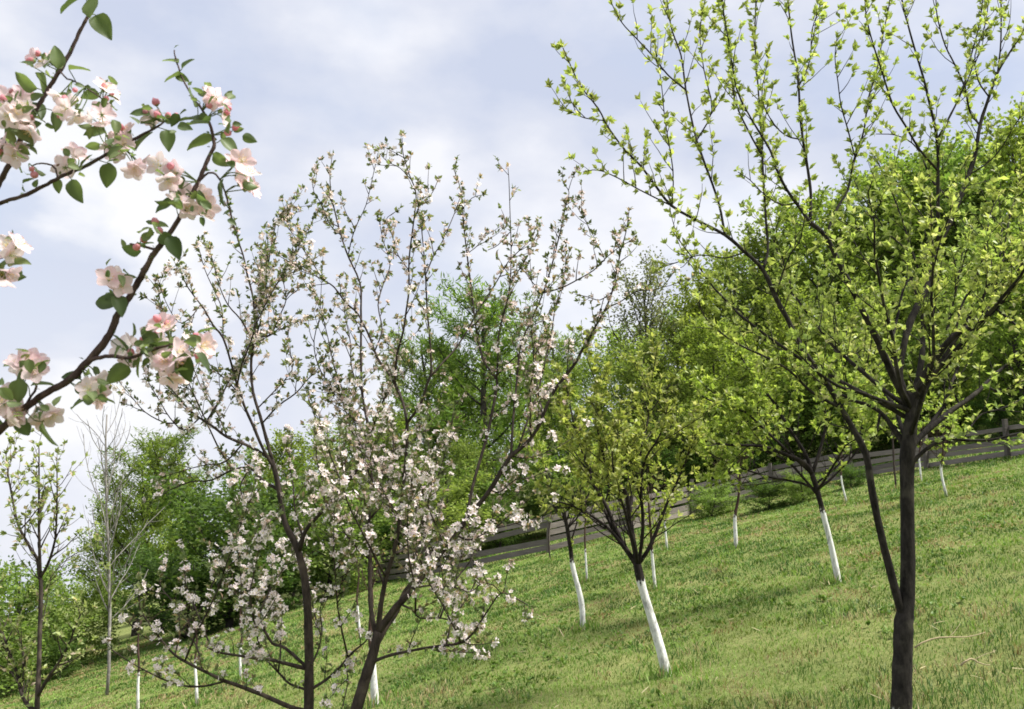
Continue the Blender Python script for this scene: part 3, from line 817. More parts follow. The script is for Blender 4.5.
    leaves = [('u', 70, 2, 34, 200), ('u', 104, 28, 30, -55), ('u', 57, 57, 22, 95), ('u', 80, 68, 22, 10), ('u', 26, 82, 26, 150), ('u', 42, 84, 26, -60),
              ('u', 40, 112, 22, -60), ('u', 56, 121, 20, -80), ('u', 25, 62, 16, 150), ('u', 105, 82, 16, 90), ('u', 90, 95, 18, 190), ('u', 12, 130, 26, -120), ('u', 22, 135, 24, -30), ('u', 5, 150, 24, -100), ('u', 30, 148, 18, -20), ('u', 92, 5, 26, 80),
              ('m', 95, 132, 22, 180), ('m', 108, 175, 24, -100), ('m', 76, 191, 24, -70), ('m', 58, 186, 14, -90), ('m', 142, 140, 24, 60), ('m', 168, 141, 22, -85), ('m', 140, 113, 20, 170), ('m', 116, 128, 16, -80), ('m', 150, 120, 20, 20), ('m', 115, 150, 18, 200), ('m', 85, 160, 16, 60),
              ('l', 170, 60, 18, 160), ('l', 187, 63, 16, 50), ('l', 174, 76, 20, 190), ('l', 182, 78, 14, -20), ('l', 192, 97, 22, 130), ('l', 185, 118, 26, 170), ('l', 198, 122, 24, 20), ('l', 202, 142, 30, 190), ('l', 230, 146, 22, -40), ('l', 221, 192, 26, -100), ('l', 221, 160, 20, -40), ('l', 166, 205, 22, 200), ('l', 176, 198, 20, -60), ('l', 180, 180, 18, 100),
              ('l', 132, 250, 18, 170), ('l', 174, 247, 24, -60), ('l', 168, 240, 20, -20), ('l', 105, 302, 26, 170), ('l', 120, 306, 22, -70), ('l', 112, 296, 22, 120), ('l', 18, 391, 24, -100), ('l', 41, 384, 20, 10), ('l', 22, 376, 18, 100), ('l', 23, 426, 22, -60), ('l', 47, 434, 26, -70), ('l', 70, 376, 22, 165), ('l', 78, 402, 26, 195), ('l', 80, 388, 20, 180), ('l', 118, 374, 26, 215),
              ('l', 160, 346, 26, 30), ('l', 186, 367, 28, -85), ('l', 203, 361, 22, -45), ('l', 150, 338, 20, 140), ('l', 138, 365, 22, -110), ('l', 205, 330, 18, 30), ('l', 232, 222, 10, -30), ('l', 228, 212, 10, 190), ('l', 122, 342, 20, 120), ('k', 10, 262, 26, 190), ('k', 18, 262, 24, 10), ('k', -10, 262, 24, 150)]
    for lb in ('u', 'm', 'l', 'k'):
        ps = [p for k, p in T.poly.items() if T.limb[k] == lb]
        pxs = np.vstack([T.px[k] for k in T.px if T.limb[k] == lb])
        ba = Acc()
        for p in ps:
            q = resample(p, .008); q = swell(q, rng, .16); q[:, 3] *= .92 if lb == 'l' else .72
            tube(ba, q[:, :3] + rng.normal(size=(len(q), 3)) * .0004, q[:, 3], BK, 10, .12, rng)
        stems = Acc()
        anchors = []
        for (l, u, v, no, nb, sp) in heads:
            if l != lb: continue
            i = np.argmin(np.sum((pxs[:, :2] - [u, v]) ** 2, 1)); a = pxs[i]
            anchors.append((a, u, v, no + (1 if no else 0), nb, sp * 1.12))
        b = None
        la = Acc()
        blos = []
        for (a, u, v, no, nb, sp) in anchors:
            fa = Acc()
            p0 = P(a[0], a[1], a[2]); yc = a[2] + rng.uniform(-.05, .035)
            out = P(u, v, yc) - p0
            for j in range(no + nb):
                an = j * 2.4 + rng.uniform(0, 2)
                rr = sp * rng.uniform(.4, 1.0) * (1.0 if no + nb > 1 else .2)
                tgt = P(u + rr * math.cos(an), v + rr * math.sin(an) * .9, yc + rng.uniform(-.02, .02))
                dr = nrm(nrm(tgt - p0) * .9 + rng.normal(size=3) * .5 + np.array([.0, -.25, .25]))
                q = smooth_path(np.array([p0, p0 * .5 + tgt * .5 + rng.normal(size=3) * .003 + np.array([0, 0, .003]), tgt - dr * .002]), 4)
                tube(fa, q, np.linspace(.0011, .0009, len(q)), np.array([.2, .26, .1]), 5)
                if j < no:
                    w = rng.random()
                    col = np.array([.92, .89, .89]) * (1 - w) + np.array([.91, .77, .80]) * w
                    flower_scatter(fa, FLG, tgt[None, :], dr[None, :], np.array([rng.uniform(.037, .048)]), col[None, :], rng)
                else:
                    bud(fa, tgt, dr, rng.uniform(.011, .017), np.array([.82, .42, .48]) * rng.uniform(.9, 1.05), rng)
            blos.append(fa)
        for (l, u, v, ln, deg) in leaves:
            if l != lb: continue
            i = np.argmin(np.sum((pxs[:, :2] - [u, v]) ** 2, 1)); a = pxs[i]
            p0 = P(a[0], a[1], a[2]); yc = a[2] + rng.uniform(-.04, .03)
            rad = math.radians(deg)
            d2 = np.array([math.cos(rad), -math.sin(rad)])
            sz = ln * yc / F
            st = P(u - d2[0] * ln * .5, v - d2[1] * ln * .5 * -1 * -1, yc)
            en = P(u + d2[0] * ln * .5, v + d2[1] * ln * .5, yc + rng.uniform(-.4, .4) * sz)
            fw = nrm(en - st)
            upv = nrm(np.array([0, -.6, .6]) + rng.normal(size=3) * .5)
            w = rng.random()
            col = np.array([.08, .115, .045]) * (1 - w) + np.array([.18, .225, .095]) * w
            scatter(la, LEAFG[0], LEAFG[1], LEAFG[2], st[None, :], fw[None, :], upv[None, :], np.array([sz * 1.08]), col[None, :])
            q = smooth_path(np.array([p0, p0 * .45 + st * .55 + rng.normal(size=3) * .003, st]), 4)
            tube(la, q, np.full(len(q), .0009), np.array([.16, .2, .07]), 5)
        # small bracts and bud scales at the spurs
        S, D = sites(ps, rng, .03, .0075)
        keep = S[:, 0] > -1.0
        hs = np.array([P(u + rng.normal() * 7, v + rng.normal() * 7, y + rng.uniform(-.02, .1)) for (l, u, v, *_x) in heads if l == lb for _k in range(6)])
        nn = len(hs)
        for j in range(nn):
            w = rng.random(); col = np.array([.085, .12, .05]) * (1 - w) + np.array([.2, .235, .11]) * w
            fw = nrm(rng.normal(size=3) + np.array([0, 0, .2]))
            scatter(la, LEAFG[0], LEAFG[1], LEAFG[2], hs[j][None], fw[None], nrm(rng.normal(size=3) + np.array([0, -.4, .6]))[None], np.array([rng.uniform(.012, .027)]), col[None])
        leaf_clusters(la, S[keep], D[keep], rng, (0, 2), (.006, .014), [(.1, .15, .04), (.2, .26, .08), (.22, .13, .1)], spur=.004)
        b = ba.build('branch', M_BARK_FG, root, base)
        la.build('foliage', M_LEAF, b, base)
        for fa in blos:
            fa.build('blossom', M_PETAL, b, base)


# ================================================================== orchard trees with whitewashed trunks
def limb_crown(start_pts, rng, n, length, r0, upb, spread, ang0=0):
    """limbs off the upper part of a trunk polyline"""
    out = []
    for i in range(n):
        az = ang0 + i * 2.4 + rng.uniform(-.3, .3)
        t = rng.uniform(.0, 1) ** .7
        st = start_pts[int(t * (len(start_pts) - 1)), :3]
        d = np.array([math.cos(az) * spread, math.sin(az) * spread, rng.uniform(upb * .6, upb * 1.3)])
        out.append(grow(st, d, length * rng.uniform(.7, 1.1), r0 * rng.uniform(.7, 1), rng, 9, .05, .13, r0 * .22))
    return out


def orchard_tree(label, trunk_px, y, nl, length, leaf, pal, seed, mat, upb=.9, spread=1.0, traced=(), group=None, dens=1.0, nleaf=(4, 7), name='apple_tree'):
    rng = np.random.default_rng(seed)
    base = ground_at(*trunk_px[0][:2]) if y is None else base_under(trunk_px[0][0], y)
    T = Traced(base[1])
    pts = [(trunk_px[0][0] + .2, trunk_px[0][1] + 4, trunk_px[0][2] * 1.5), (trunk_px[0][0], trunk_px[0][1] - 3, trunk_px[0][2] * 1.05)] + list(trunk_px[1:])
    T.add('trunk', None, 0, pts, limb='trunk')
    root = thing(name, base, label, 'tree', group)
    BASES.append((base[0], base[1], trunk_px[0][2] * .5 * base[1] / F))
    tr = Acc(); seg(tr, T.poly['trunk'] * np.array([1, 1, 1, .84]), rng, 10); tr.build('trunk', mat, root, base)
    limbs = []
    for i, (par, k, pp, w) in enumerate(traced):
        limbs.append(T.add('t%d' % i, par, k, pp, w))
    tp = T.poly['trunk']
    limbs += limb_crown(tp[int(len(tp) * .62):], rng, nl, length, tp[-1, 3] * .5, upb, spread, seed)
    sub = []
    for p in limbs:
        sub += twigs_on(p, rng, .15 * max(.6, length), (.25 * length, .6 * length), .05, .1, (.5, 1.1), .12, .0045)
    tw = []
    for p in limbs + sub:
        tw += twigs_on(p, rng, .17 / dens, (.1, .32), .03, .08, (.5, 1.2), .1, .003)
    ba, la = Acc(), Acc()
    for p in limbs + sub + tw:
        seg(ba, p, rng)
    S, D = sites(limbs + sub + tw, rng, .085 / dens, .016)
    dist = np.linalg.norm(S - tp[-1, :3], axis=1) / length
    keep = rng.random(len(S)) < np.clip((dist - .25) * 3.2, .06, 1)
    S, D = S[keep], D[keep]
    leaf_clusters(la, S, D, rng, nleaf, leaf, pal)
    ba.build('branch', mat, root, base)
    la.build('foliage', M_LEAF, root, base)
    return root


# ================================================================== woodland trees
def bare_polys(kind, rng, H, W):
    """skeleton for a woodland tree with unit scale given; returns trunk, limbs, twigs"""
    tr = grow((0, 0, 0), (rng.normal() * .03, rng.normal() * .03, 1), H * .95, H * (.0062 if kind == 'bare' else .018), rng, 12, .25, .05, H * .003)
    limbs, sub = [], []
    n = int({'broad': 34, 'shrub': 26, 'larch': 52, 'bare': 30, 'sparse': 26}[kind])
    for i in range(n):
        t = {'broad': .12 + .86 * (i / n), 'shrub': .02 + .8 * (i / n), 'larch': .1 + .88 * i / n, 'bare': .25 + .7 * i / n, 'sparse': .25 + .7 * i / n}[kind]
        st = np.array([np.interp(t, np.linspace(0, 1, len(tr)), tr[:, j]) for j in range(4)])
        az = i * 2.39996 + rng.uniform(-.4, .4)
        if kind == 'larch':
            L = W * (1.06 - t) * rng.uniform(.7, 1.15) + .06 * H; up = .16; el = rng.uniform(.0, .35)
        elif kind in ('bare', 'sparse'):
            L = W * (.4 + .9 * math.sin(math.pi * min(1, t * .9))) * rng.uniform(.6, 1.1); up = .14; el = rng.uniform(.6, 1.1)
        else:
            L = W * math.sqrt(max(.05, 1 - ((t - .42) / .6) ** 2)) * rng.uniform(.65, 1.18); up = .08; el = rng.uniform(.15, .9)
        d = (math.cos(az) * math.cos(el), math.sin(az) * math.cos(el), math.sin(el))
        limbs.append(grow(st[:3], d, L, max(st[3] * .45, H * (.0013 if kind == 'bare' else .0022)), rng, 8, up, .1, H * .0012))
    for p in limbs:
        L = arc(p)[-1]
        sub += twigs_on(p, rng, max(.22, L * .11), (.25 * L, .6 * L), 9, .06, (.4, 1.2), .15, H * .0011)
    return tr, limbs, sub


def make_wood(kind, seed, H, W, leaf, pal, nper, every, T=LEAF2, rad=.35):
    """trunk, crown wood and leaf arrays of one woodland tree"""
    rng = np.random.default_rng(seed)
    tr, limbs, sub = bare_polys(kind, rng, H, W)
    ta, la = Acc(), Acc()
    tube(ta, tr[:, :3], tr[:, 3], BK, 9, .1, rng)
    for p in limbs: tube(ta, p[:, :3], p[:, 3], BK, 5)
    for p in sub: tube(ta, p[:, :3], p[:, 3] * .8, BK, 3)
    if nper:
        Ps, Ds = [], []
        for p in sub + limbs:
            q = resample(p, every); s = arc(q)
            tn = nrm(np.gradient(q[:, :3], axis=0))
            k = s > (.25 * s[-1] if len(q) > 3 else -1)
            Ps.append(q[k, :3]); Ds.append(tn[k])
        Ps = np.vstack(Ps); Ds = np.vstack(Ds)
        idx = np.repeat(np.arange(len(Ps)), nper); N = len(idx)
        clump = rng.uniform(.72, 1.28, (len(Ps), 1))
        off = rng.normal(size=(N, 3)) * rad * .5; off[:, 2] *= .7
        if kind == 'larch':
            off *= .35
            f = nrm(Ds[idx] * .8 + rng.normal(size=(N, 3)) * .6 + np.array([0, 0, .25])); up = rng.normal(size=(N, 3))
        else:
            f = nrm(Ds[idx] * .5 + rng.normal(size=(N, 3)) * .7 + np.array([0, 0, .1])); up = nrm(rng.normal(size=(N, 3)) * .6 + np.array([0, -.1, .8]))
        w = rng.random((N, 1)); pal = np.asarray(pal, float)
        col = (pal[0] * (1 - w) + pal[1] * w) * clump[idx]
        scatter(la, T[0], T[1], None, Ps[idx] + off, f, up, rng.uniform(leaf[0], leaf[1], N), col)
    return ta.merged(), (la.merged() if nper else None), H


def place_wood(V, name, u, y, vtop, label, cat, rot, wscale=1.0, group=None, mat=None, sink=.1, leafmat=None, vis=None):
    """stands a copy of woodland variant V so that its top reaches image row vtop"""
    x = (u - 512.0) / F * y
    z = float(gz(x, y)) - sink
    top = P(u, vtop, y)[2]
    s = (top - z) / V['H']
    o = thing(name, (x, y, z), label, cat, group)
    o.rotation_euler = (0, 0, rot)
    o.scale = (s * wscale, s * wscale, s)
    for nm in ('trunk', 'crown'):
        if V.get(nm) is None: continue
        if nm not in V['me']:
            v, f, c = V[nm]
            m = (mat or M_BARK_FOREST) if nm == 'trunk' else (leafmat or M_FARLEAF)
            ob = mesh_obj(nm, v, f, c, m, o, True)
            V['me'][nm] = ob.data
        else:
            ob = bpy.data.objects.new(nm, V['me'][nm]); C.objects.link(ob); ob.parent = o
    return o


def variant(*a, **k):
    t, l, H = make_wood(*a, **k)
    return {'trunk': t, 'crown': l, 'H': H, 'me': {}}


# ================================================================== ground and grass
def ground():
    xs = np.concatenate([-np.geomspace(26, 500, 16)[::-1], np.arange(-25, 25.01, .35), np.geomspace(26, 500, 16)])
    ys = np.concatenate([[-200, -80, -30, -12], np.arange(-6, 46, .35), np.geomspace(47, 600, 22)])
    X, Y = np.meshgrid(xs, ys)
    Z = gz(X, Y)
    v = np.stack([X, Y, Z], -1).reshape(-1, 3)
    nx, ny = len(xs), len(ys)
    i = np.arange(ny - 1)[:, None] * nx + np.arange(nx - 1)[None, :]; i = i.ravel()
    f = np.concatenate([np.stack([i, i + 1, i + nx + 1], 1), np.stack([i, i + nx + 1, i + nx], 1)])
    o = mesh_obj('ground', v, f, np.full((len(v), 3), .1), M_GROUND)
    tag(o, 'sloping meadow ground rising to the right under the orchard', 'ground', kind='structure')


def grass():
    rng = np.random.default_rng(3)
    N = 430000
    y0, y1 = 2.6, 33.0
    a = .72
    u = rng.random(N)
    y = (y0 ** a + u * (y1 ** a - y0 ** a)) ** (1 / a)
    x = (rng.random(N) * 2 - 1) * (.62 * y + 1.8)
    patch = fbm(x * .7, y * .7, 21); fine = fbm(x * 3.1, y * 3.1, 31); big = fbm(x * .22, y * .22, 41)
    tall = np.clip((fbm(x * 1.3, y * 1.3, 51) - .5) * 4, 0, 1)
    h = (.02 + .02 * fine + .026 * tall) * rng.uniform(.6, 1.4, N)
    w = np.maximum(.0036, .0008 * y) * rng.uniform(.7, 1.4, N)
    z = gz(x, y)
    az = rng.random(N) * 2 * math.pi
    lean = rng.uniform(.3, 1.4, N) * h
    dx, dy = np.cos(az), np.sin(az)
    az2 = az + math.pi / 2 + rng.normal(size=N) * .7
    sx, sy = np.cos(az2) * w * .5, np.sin(az2) * w * .5
    v = np.zeros((N, 5, 3), np.float32)
    v[:, 0] = np.stack([x - sx, y - sy, z - .01], 1); v[:, 1] = np.stack([x + sx, y + sy, z - .01], 1)
    mx, my, mz = x + dx * lean * .35, y + dy * lean * .35, z + h * .6
    v[:, 2] = np.stack([mx + sx * .8, my + sy * .8, mz], 1); v[:, 3] = np.stack([mx - sx * .8, my - sy * .8, mz], 1)
    v[:, 4] = np.stack([x + dx * lean, y + dy * lean, z + h], 1)
    tf = np.array([[0, 1, 2], [0, 2, 3], [3, 2, 4]])
    f = (np.arange(N) * 5)[:, None, None] + tf[None]
    g0 = np.array([.085, .165, .03]); g1 = np.array([.215, .32, .07]); dry = np.array([.38, .285, .165]); dk = np.array([.05, .11, .022])
    k = np.clip(.5 + (patch - .5) * 2.0 + (fbm(x * 2.2, y * 2.2, 77) - .5) * 3 + rng.normal(size=N) * .25, 0, 1)[:, None]
    col = g0 * (1 - k) + g1 * k
    pd = np.clip(.12 + (fbm(x * 2.3, y * 1.6, 91) - .56) * 7 + (big - .5) * 1.5, .05, 1.35)
    isd = rng.random(N) < pd * .6
    col[isd] = dry * rng.uniform(.55, 1.1, (isd.sum(), 1))
    dkm = (tall > .3) & (rng.random(N) < .42)
    col[dkm] = dk
    soil = fbm(x * 3.3, y * 2.4, 131)
    col[soil > .62] *= np.array([.75, .68, .6])
    col *= rng.uniform(.78, 1.18, (N, 1)) * (.8 + .36 * fbm(x * 1.7, y * 1.4, 141)[:, None])
    acc = Acc()
    acc.add(v.reshape(-1, 3), f.reshape(-1, 3), np.repeat(col, 5, 0))
    # longer unmown tufts round the foot of each trunk
    for (bx, by, br) in BASES:
        n = 110; a0 = rng.random(n) * 6.28; rr = br + np.abs(rng.normal(size=n)) * .11
        x = bx + np.cos(a0) * rr; y = by + np.sin(a0) * rr
        S = np.stack([x, y, gz(x, y) - .01], 1)
        w_ = rng.random((n, 1))
        scatter(acc, NEEDLE[0] * np.array([.5, 1, 1]), NEEDLE[1], None, S, np.array([0, 0, 1]) + rng.normal(size=(n, 3)) * .35, rng.normal(size=(n, 3)), rng.uniform(.06, .17, n), np.where(rng.random((n, 1)) < .25, np.array([.34, .27, .16]), g0 * (1 - w_) + g1 * w_))
    # broad-leaved meadow weeds in patches
    M = 16000
    y = (y0 ** .9 + rng.random(M) * (26 ** .9 - y0 ** .9)) ** (1 / .9); x = (rng.random(M) * 2 - 1) * (.62 * y + 1.8)
    keep = fbm(x * .9, y * .9, 61) > .48; x, y = x[keep], y[keep]
    S = np.stack([x, y, gz(x, y) + .01], 1)
    leaf_clusters(acc, S, np.tile([[0, 0, 1.0]], (len(S), 1)), rng, (3, 7), (.02, .065), [(.06, .12, .02), (.16, .24, .05), (.14, .2, .06)], LEAF, (.4, 1.3), .02)
    # dry straw lying about
    M = 5000
    y = y0 + rng.random(M) ** 1.2 * 20; x = (rng.random(M) * 2 - 1) * (.62 * y + 1.8)
    keep = fbm(x * 3.1, y * 3.1, 31) > .52; x, y = x[keep], y[keep]; n = len(x)
    az = rng.random(n) * 6.28
    fw = np.stack([np.cos(az), np.sin(az), rng.uniform(-.1, .5, n)], 1)
    col = np.array([.5, .43, .25]) * rng.uniform(.6, 1.1, (n, 1))
    scatter(acc, NEEDLE[0] * np.array([.45, 1, 1]), NEEDLE[1], None, np.stack([x, y, gz(x, y) + .03], 1), fw, rng.normal(size=(n, 3)) * .3 + np.array([0, 0, 1]), rng.uniform(.04, .13, n), col)
    o = acc.build('grass', M_GRASS, None, None, False)
    tag(o, 'short spring meadow grass with dry straw-coloured patches', 'grass', kind='stuff')


def box(acc, c, ax, ay, az, col):
    """c centre, three half-axis vectors"""
    c, ax, ay, az = map(np.asarray, (c, ax, ay, az))
    v = [c + sx * ax + sy * ay + sz * az for sx in (-1, 1) for sy in (-1, 1) for sz in (-1, 1)]
    f = [(0, 1, 3), (0, 3, 2), (4, 6, 7), (4, 7, 5), (0, 4, 5), (0, 5, 1), (2, 3, 7), (2, 7, 6), (0, 2, 6), (0, 6, 4), (1, 5, 7), (1, 7, 3)]
    acc.add(np.array(v), np.array(f), np.asarray(col))


def fence():
    rng = np.random.default_rng(8)
    line_px = [(380, 583), (480, 567), (560, 550), (610, 538), (712, 510), (820, 484), (930, 468), (1015, 457), (1090, 447)]
    pts = np.array([ground_at(u, v) for u, v in line_px])
    pts = resample(smooth_path(pts[:, :2], 6), 2.4)
    pts = np.column_stack([pts, gz(pts[:, 0], pts[:, 1])])
    root = thing('wooden_fence', pts[0], 'long grey plank fence along the top of the meadow in front of the wood', 'fence')
    o = pts[0]
    for i, p in enumerate(pts):
        a = Acc(); t = nrm(pts[min(i + 1, len(pts) - 1)] - pts[max(i - 1, 0)]); n = nrm(np.cross(t, [0, 0, 1]))
        hs_ = 1 - .45 * (i / len(pts)) ** 1.5
        hh = (.62 + rng.uniform(-.03, .05)) * (.4 + .6 * hs_)
        lean = np.array([rng.normal() * .02, rng.normal() * .02, 1])
        tt = nrm(t * [1, 1, 0])
        box(a, p - n * -.07 + np.array([0, 0, hh - .15]), tt * .042, n * .045, lean * hh, np.array([.11, .095, .08]) * rng.uniform(.7, 1.2))
        a.build('post', M_WOOD, root, o, False)
    for i in range(len(pts) - 1):
        p, q = pts[i], pts[i + 1]
        for k in range(5):
            if rng.random() < .04: continue
            a = Acc()
            h0 = 1 - .45 * (i / len(pts)) ** 1.5; h1 = 1 - .45 * ((i + 1) / len(pts)) ** 1.5
            z0 = (.13 + k * .205) * h0 + rng.normal() * .022; z1 = (.13 + k * .205) * h1 + rng.normal() * .018
            A = p + np.array([0, 0, z0]); B = q + np.array([0, 0, z1])
            t = nrm(B - A); n = nrm(np.cross(t, [0, 0, 1])); u = np.cross(n, t)
            L = np.linalg.norm(B - A) * .5
            box(a, (A + B) * .5 + n * (.0 + .004 * (k % 2)), t * (L - .004), n * .016, u * rng.uniform(.058, .08) * h0, np.array([.22, .19, .165]) * rng.uniform(.5, 1.3))
            a.build('board', M_WOOD, root, o, False)


def fallen_twigs():
    for i, (p0, p1, lab) in enumerate((((915, 658), (985, 638), 'long pale dry stem lying on the grass right of the forked trunk'),
                                       ((962, 678), (990, 670), 'short pale dry stem lying on the grass nearest the lower right corner'))):
        rng = np.random.default_rng(70 + i)
        a, b = ground_at(*p0), ground_at(*p1)
        t = np.linspace(0, 1, 9)[:, None]
        p = a * (1 - t) + b * t + rng.normal(size=(9, 3)) * .006
        p[:, 2] = gz(p[:, 0], p[:, 1]) + .06 + .03 * np.sin(t[:, 0] * 5)
        o = p[0].copy()
        A = Acc(); tube(A, p, np.linspace(.007, .003, 9), np.array([.36, .29, .17]), 6, .2, rng)
        q = grow(p[4], nrm(b - a) + np.array([.2, .4, .3]), .18, .003, rng, 5, .0, .1, .001)
        tube(A, q[:, :3], q[:, 3], np.array([.36, .29, .17]), 5)
        ob = A.build('dry_stem', M_WOOD, None, o)
        ob.location = o
        tag(ob, lab, 'dry stem', 'fallen stems in the grass')


# ================================================================== build
ground()
fence()
fallen_twigs()
right_tree()
tree_a()
tree_b()
foreground()

PALE_Y = [(.19, .25, .06), (.36, .40, .12), (.42, .42, .2)]
YG = [(.20, .28, .055), (.38, .45, .11), (.43, .46, .17)]
# the sapling at the left edge
orchard_tree('young apple tree in pale new leaf at the left edge, thin upright stems', [(37, 760, 8), (37, 712, 6), (39, 666, 5), (40, 627, 4.6), (41, 587, 4.4), (38, 560, 3.2)], 7.0, 3, .6, (.026, .05), [(.22, .28, .10), (.40, .44, .2), (.5, .4, .32)], 41, M_BARK_A, 1.6, .5,
             traced=[('trunk', .2, [(38, 562), (28, 544), (18, 524), (12, 497), (8, 473), (6, 455)], (3.2, 1)), ('trunk', -.1, [(40, 575), (39, 528), (39, 481), (39, 448)], (3.2, 1)), ('trunk', -.3, [(41, 580), (47, 566), (55, 540), (57, 501), (57, 470)], (3.2, 1)),
                     ('trunk', .3, [(38, 715), (24, 700), (16, 670), (6, 643), (-2, 618), (-6, 590)], (4, 1.2)), ('trunk', -.3, [(39, 695), (48, 678), (59, 662), (71, 639), (80, 615)], (3.6, 1.2)), ('trunk', .2, [(38, 725), (28, 705), (22, 690), (24, 660), (18, 630)], (3, 1))], dens=1.15)
# bigger whitewashed trees
orchard_tree('leafy forked orchard tree with a thick leaning white-painted trunk, mid slope', [(667, 678, 11.5), (655, 630, 10.5), (643, 590, 9.5), (639, 573, 10.5), (637, 562, 9)], None, 3, 1.75, (.04, .07), PALE_Y, 42, M_BARK_W, 1.0, .85,
             traced=[('trunk', .2, [(637, 565), (625, 547), (615, 527), (607, 507), (597, 490), (590, 470), (582, 446), (575, 427), (571, 410), (566, 385)], (5, 1.2)), ('trunk', -.2, [(637, 560), (634, 545), (630, 527), (627, 497), (620, 484), (607, 468), (600, 440), (596, 415), (600, 380)], (6, 1.2)),
                     ('trunk', .3, [(634, 560), (631, 520), (632, 495), (639, 477), (641, 450), (648, 420), (650, 385)], (4.5, 1.2)), ('trunk', -.3, [(642, 567), (643, 527), (641, 487), (645, 460), (660, 435), (668, 405)], (4, 1.2)), ('trunk', .1, [(634, 555), (610, 530), (590, 515), (570, 505), (550, 500)], (3.4, 1.2))], dens=1.6)
orchard_tree('crooked white-trunked orchard tree standing left of the thick forked one', [(583, 630, 6.5), (581, 600, 6.5), (573, 568, 5.5), (570, 545, 5), (566, 522, 4.5), (562, 508, 4)], None, 7, 1.3, (.045, .07), YG, 43, M_BARK_W, .9, .85, dens=1.2)
orchard_tree('orchard tree with a tilted white trunk and a long bare limb reaching left', [(838, 583, 7), (831, 545, 6.5), (823, 513, 6.2), (817, 490, 6), (812, 474, 6)], None, 5, 1.9, (.05, .088), YG, 44, M_BARK_W, .75, 1.0,
             traced=[('trunk', -.2, [(812, 474), (804, 463), (780, 452), (760, 446), (735, 445), (712, 443), (690, 436)], (5, 1.4)), ('trunk', .2, [(812, 476), (806, 455), (790, 430), (772, 400), (755, 380), (740, 355)], (4.4, 1.2)), ('trunk', .2, [(812, 474), (820, 450), (826, 420), (820, 390), (828, 360)], (4, 1.2)), ('trunk', -.2, [(780, 452), (765, 430), (745, 412), (720, 405), (700, 395)], (3, 1.2))], dens=1.7)
# saplings
SAP = [((736, 548, 4.6), (735, 518, 4), (738, 500, 3), (740, 480, 2.4), (738, 462, 1.6), 'thin sapling with a short white trunk in front of the shrubs by the fence'),
       ((655, 590, 3.8), (652, 553, 3.4), (651, 535, 3), (649, 510, 2.4), (648, 485, 1.6), 'slim white-stemmed sapling just right of and behind the thick leaning trunk'),
       ((587, 582, 2.4), (585, 545, 2.2), (585, 528, 2), (586, 510, 1.6), (584, 495, 1.2), 'very thin white-stemmed sapling behind the crooked trunk'),
       ((667, 551, 2.6), (666, 537, 2.4), (665, 522, 2.2), (668, 505, 1.8), (667, 490, 1.2), 'small far sapling with a white foot near the fence, right of the thick trunk'),
       ((946, 497, 3), (943, 482, 2.8), (941, 468, 2.6), (943, 452, 2), (940, 436, 1.4), 'far sapling with a white foot below the fence, right of the dark fork'),
       ((921, 482, 2.2), (920, 467, 2), (919, 455, 1.8), (921, 442, 1.4), (920, 430, 1), 'tiny far sapling close beside the dark trunk, nearest the fence'),
       ((896, 490, 2.4), (894, 465, 2.2), (893, 445, 2), (892, 430, 1.6), (894, 415, 1), 'reddish bare-stemmed sapling glimpsed between the two dark stems of the fork'),
       ((846, 503, 2.2), (843, 488, 2), (841, 475, 1.8), (842, 460, 1.4), (840, 448, 1), 'small sapling by the fence shrubs left of the dark fork'),
       ((550, 562, 2), (549, 545, 1.8), (549, 530, 1.6), (551, 515, 1.2), (550, 500, 1), 'faint grey-stemmed sapling in front of the left stretch of the fence'),
       ((375, 706, 9), (373, 665, 7), (370, 635, 5), (372, 600, 4), (369, 570, 3), 'young tree with a bright white trunk hidden behind the leaning blossoming tree'),
       ((138, 712, 3.4), (138, 685, 3), (139, 665, 2.6), (138, 640, 2), (141, 620, 1.4), 'thin white-stemmed sapling at lower left, the first right of the dark bare trunk'),
       ((197, 706, 3.6), (196, 680, 3.2), (195, 660, 2.6), (197, 640, 2), (194, 622, 1.4), 'thin white-stemmed sapling under the low spreading blossom branches'),
       ((241, 682, 3), (240, 655, 2.8), (242, 635, 2.4), (240, 618, 1.8), (243, 600, 1.2), 'pale-stemmed sapling on the grass left of the slender blossoming trunk'),
       ((360, 638, 2.8), (358, 612, 2.6), (357, 595, 2.2), (359, 575, 1.6), (356, 560, 1.2), 'slim white-stemmed sapling seen between the two blossoming trunks')]
for i, s in enumerate(SAP):
    small = s[0][2] < 2.6
    big = i in (0, 1, 4)
    orchard_tree(s[5], list(s[:5]), None, 9 if big else 4, (1.5, 1.1, 0, 0, 1.0)[i] if big else .35 if small else .5, (.05, .085) if big else (.025, .045), YG if big else [(.14, .2, .05), (.26, .3, .1), (.25, .18, .1)], 80 + i, M_BARK_A if i in (6, 8) else M_BARK_WS, 1.0 if big else 1.5, .9 if big else .5, dens=1.0 if big else .6, nleaf=(4, 6) if big else (1, 3), group='whitewashed saplings on the slope', name='sapling')

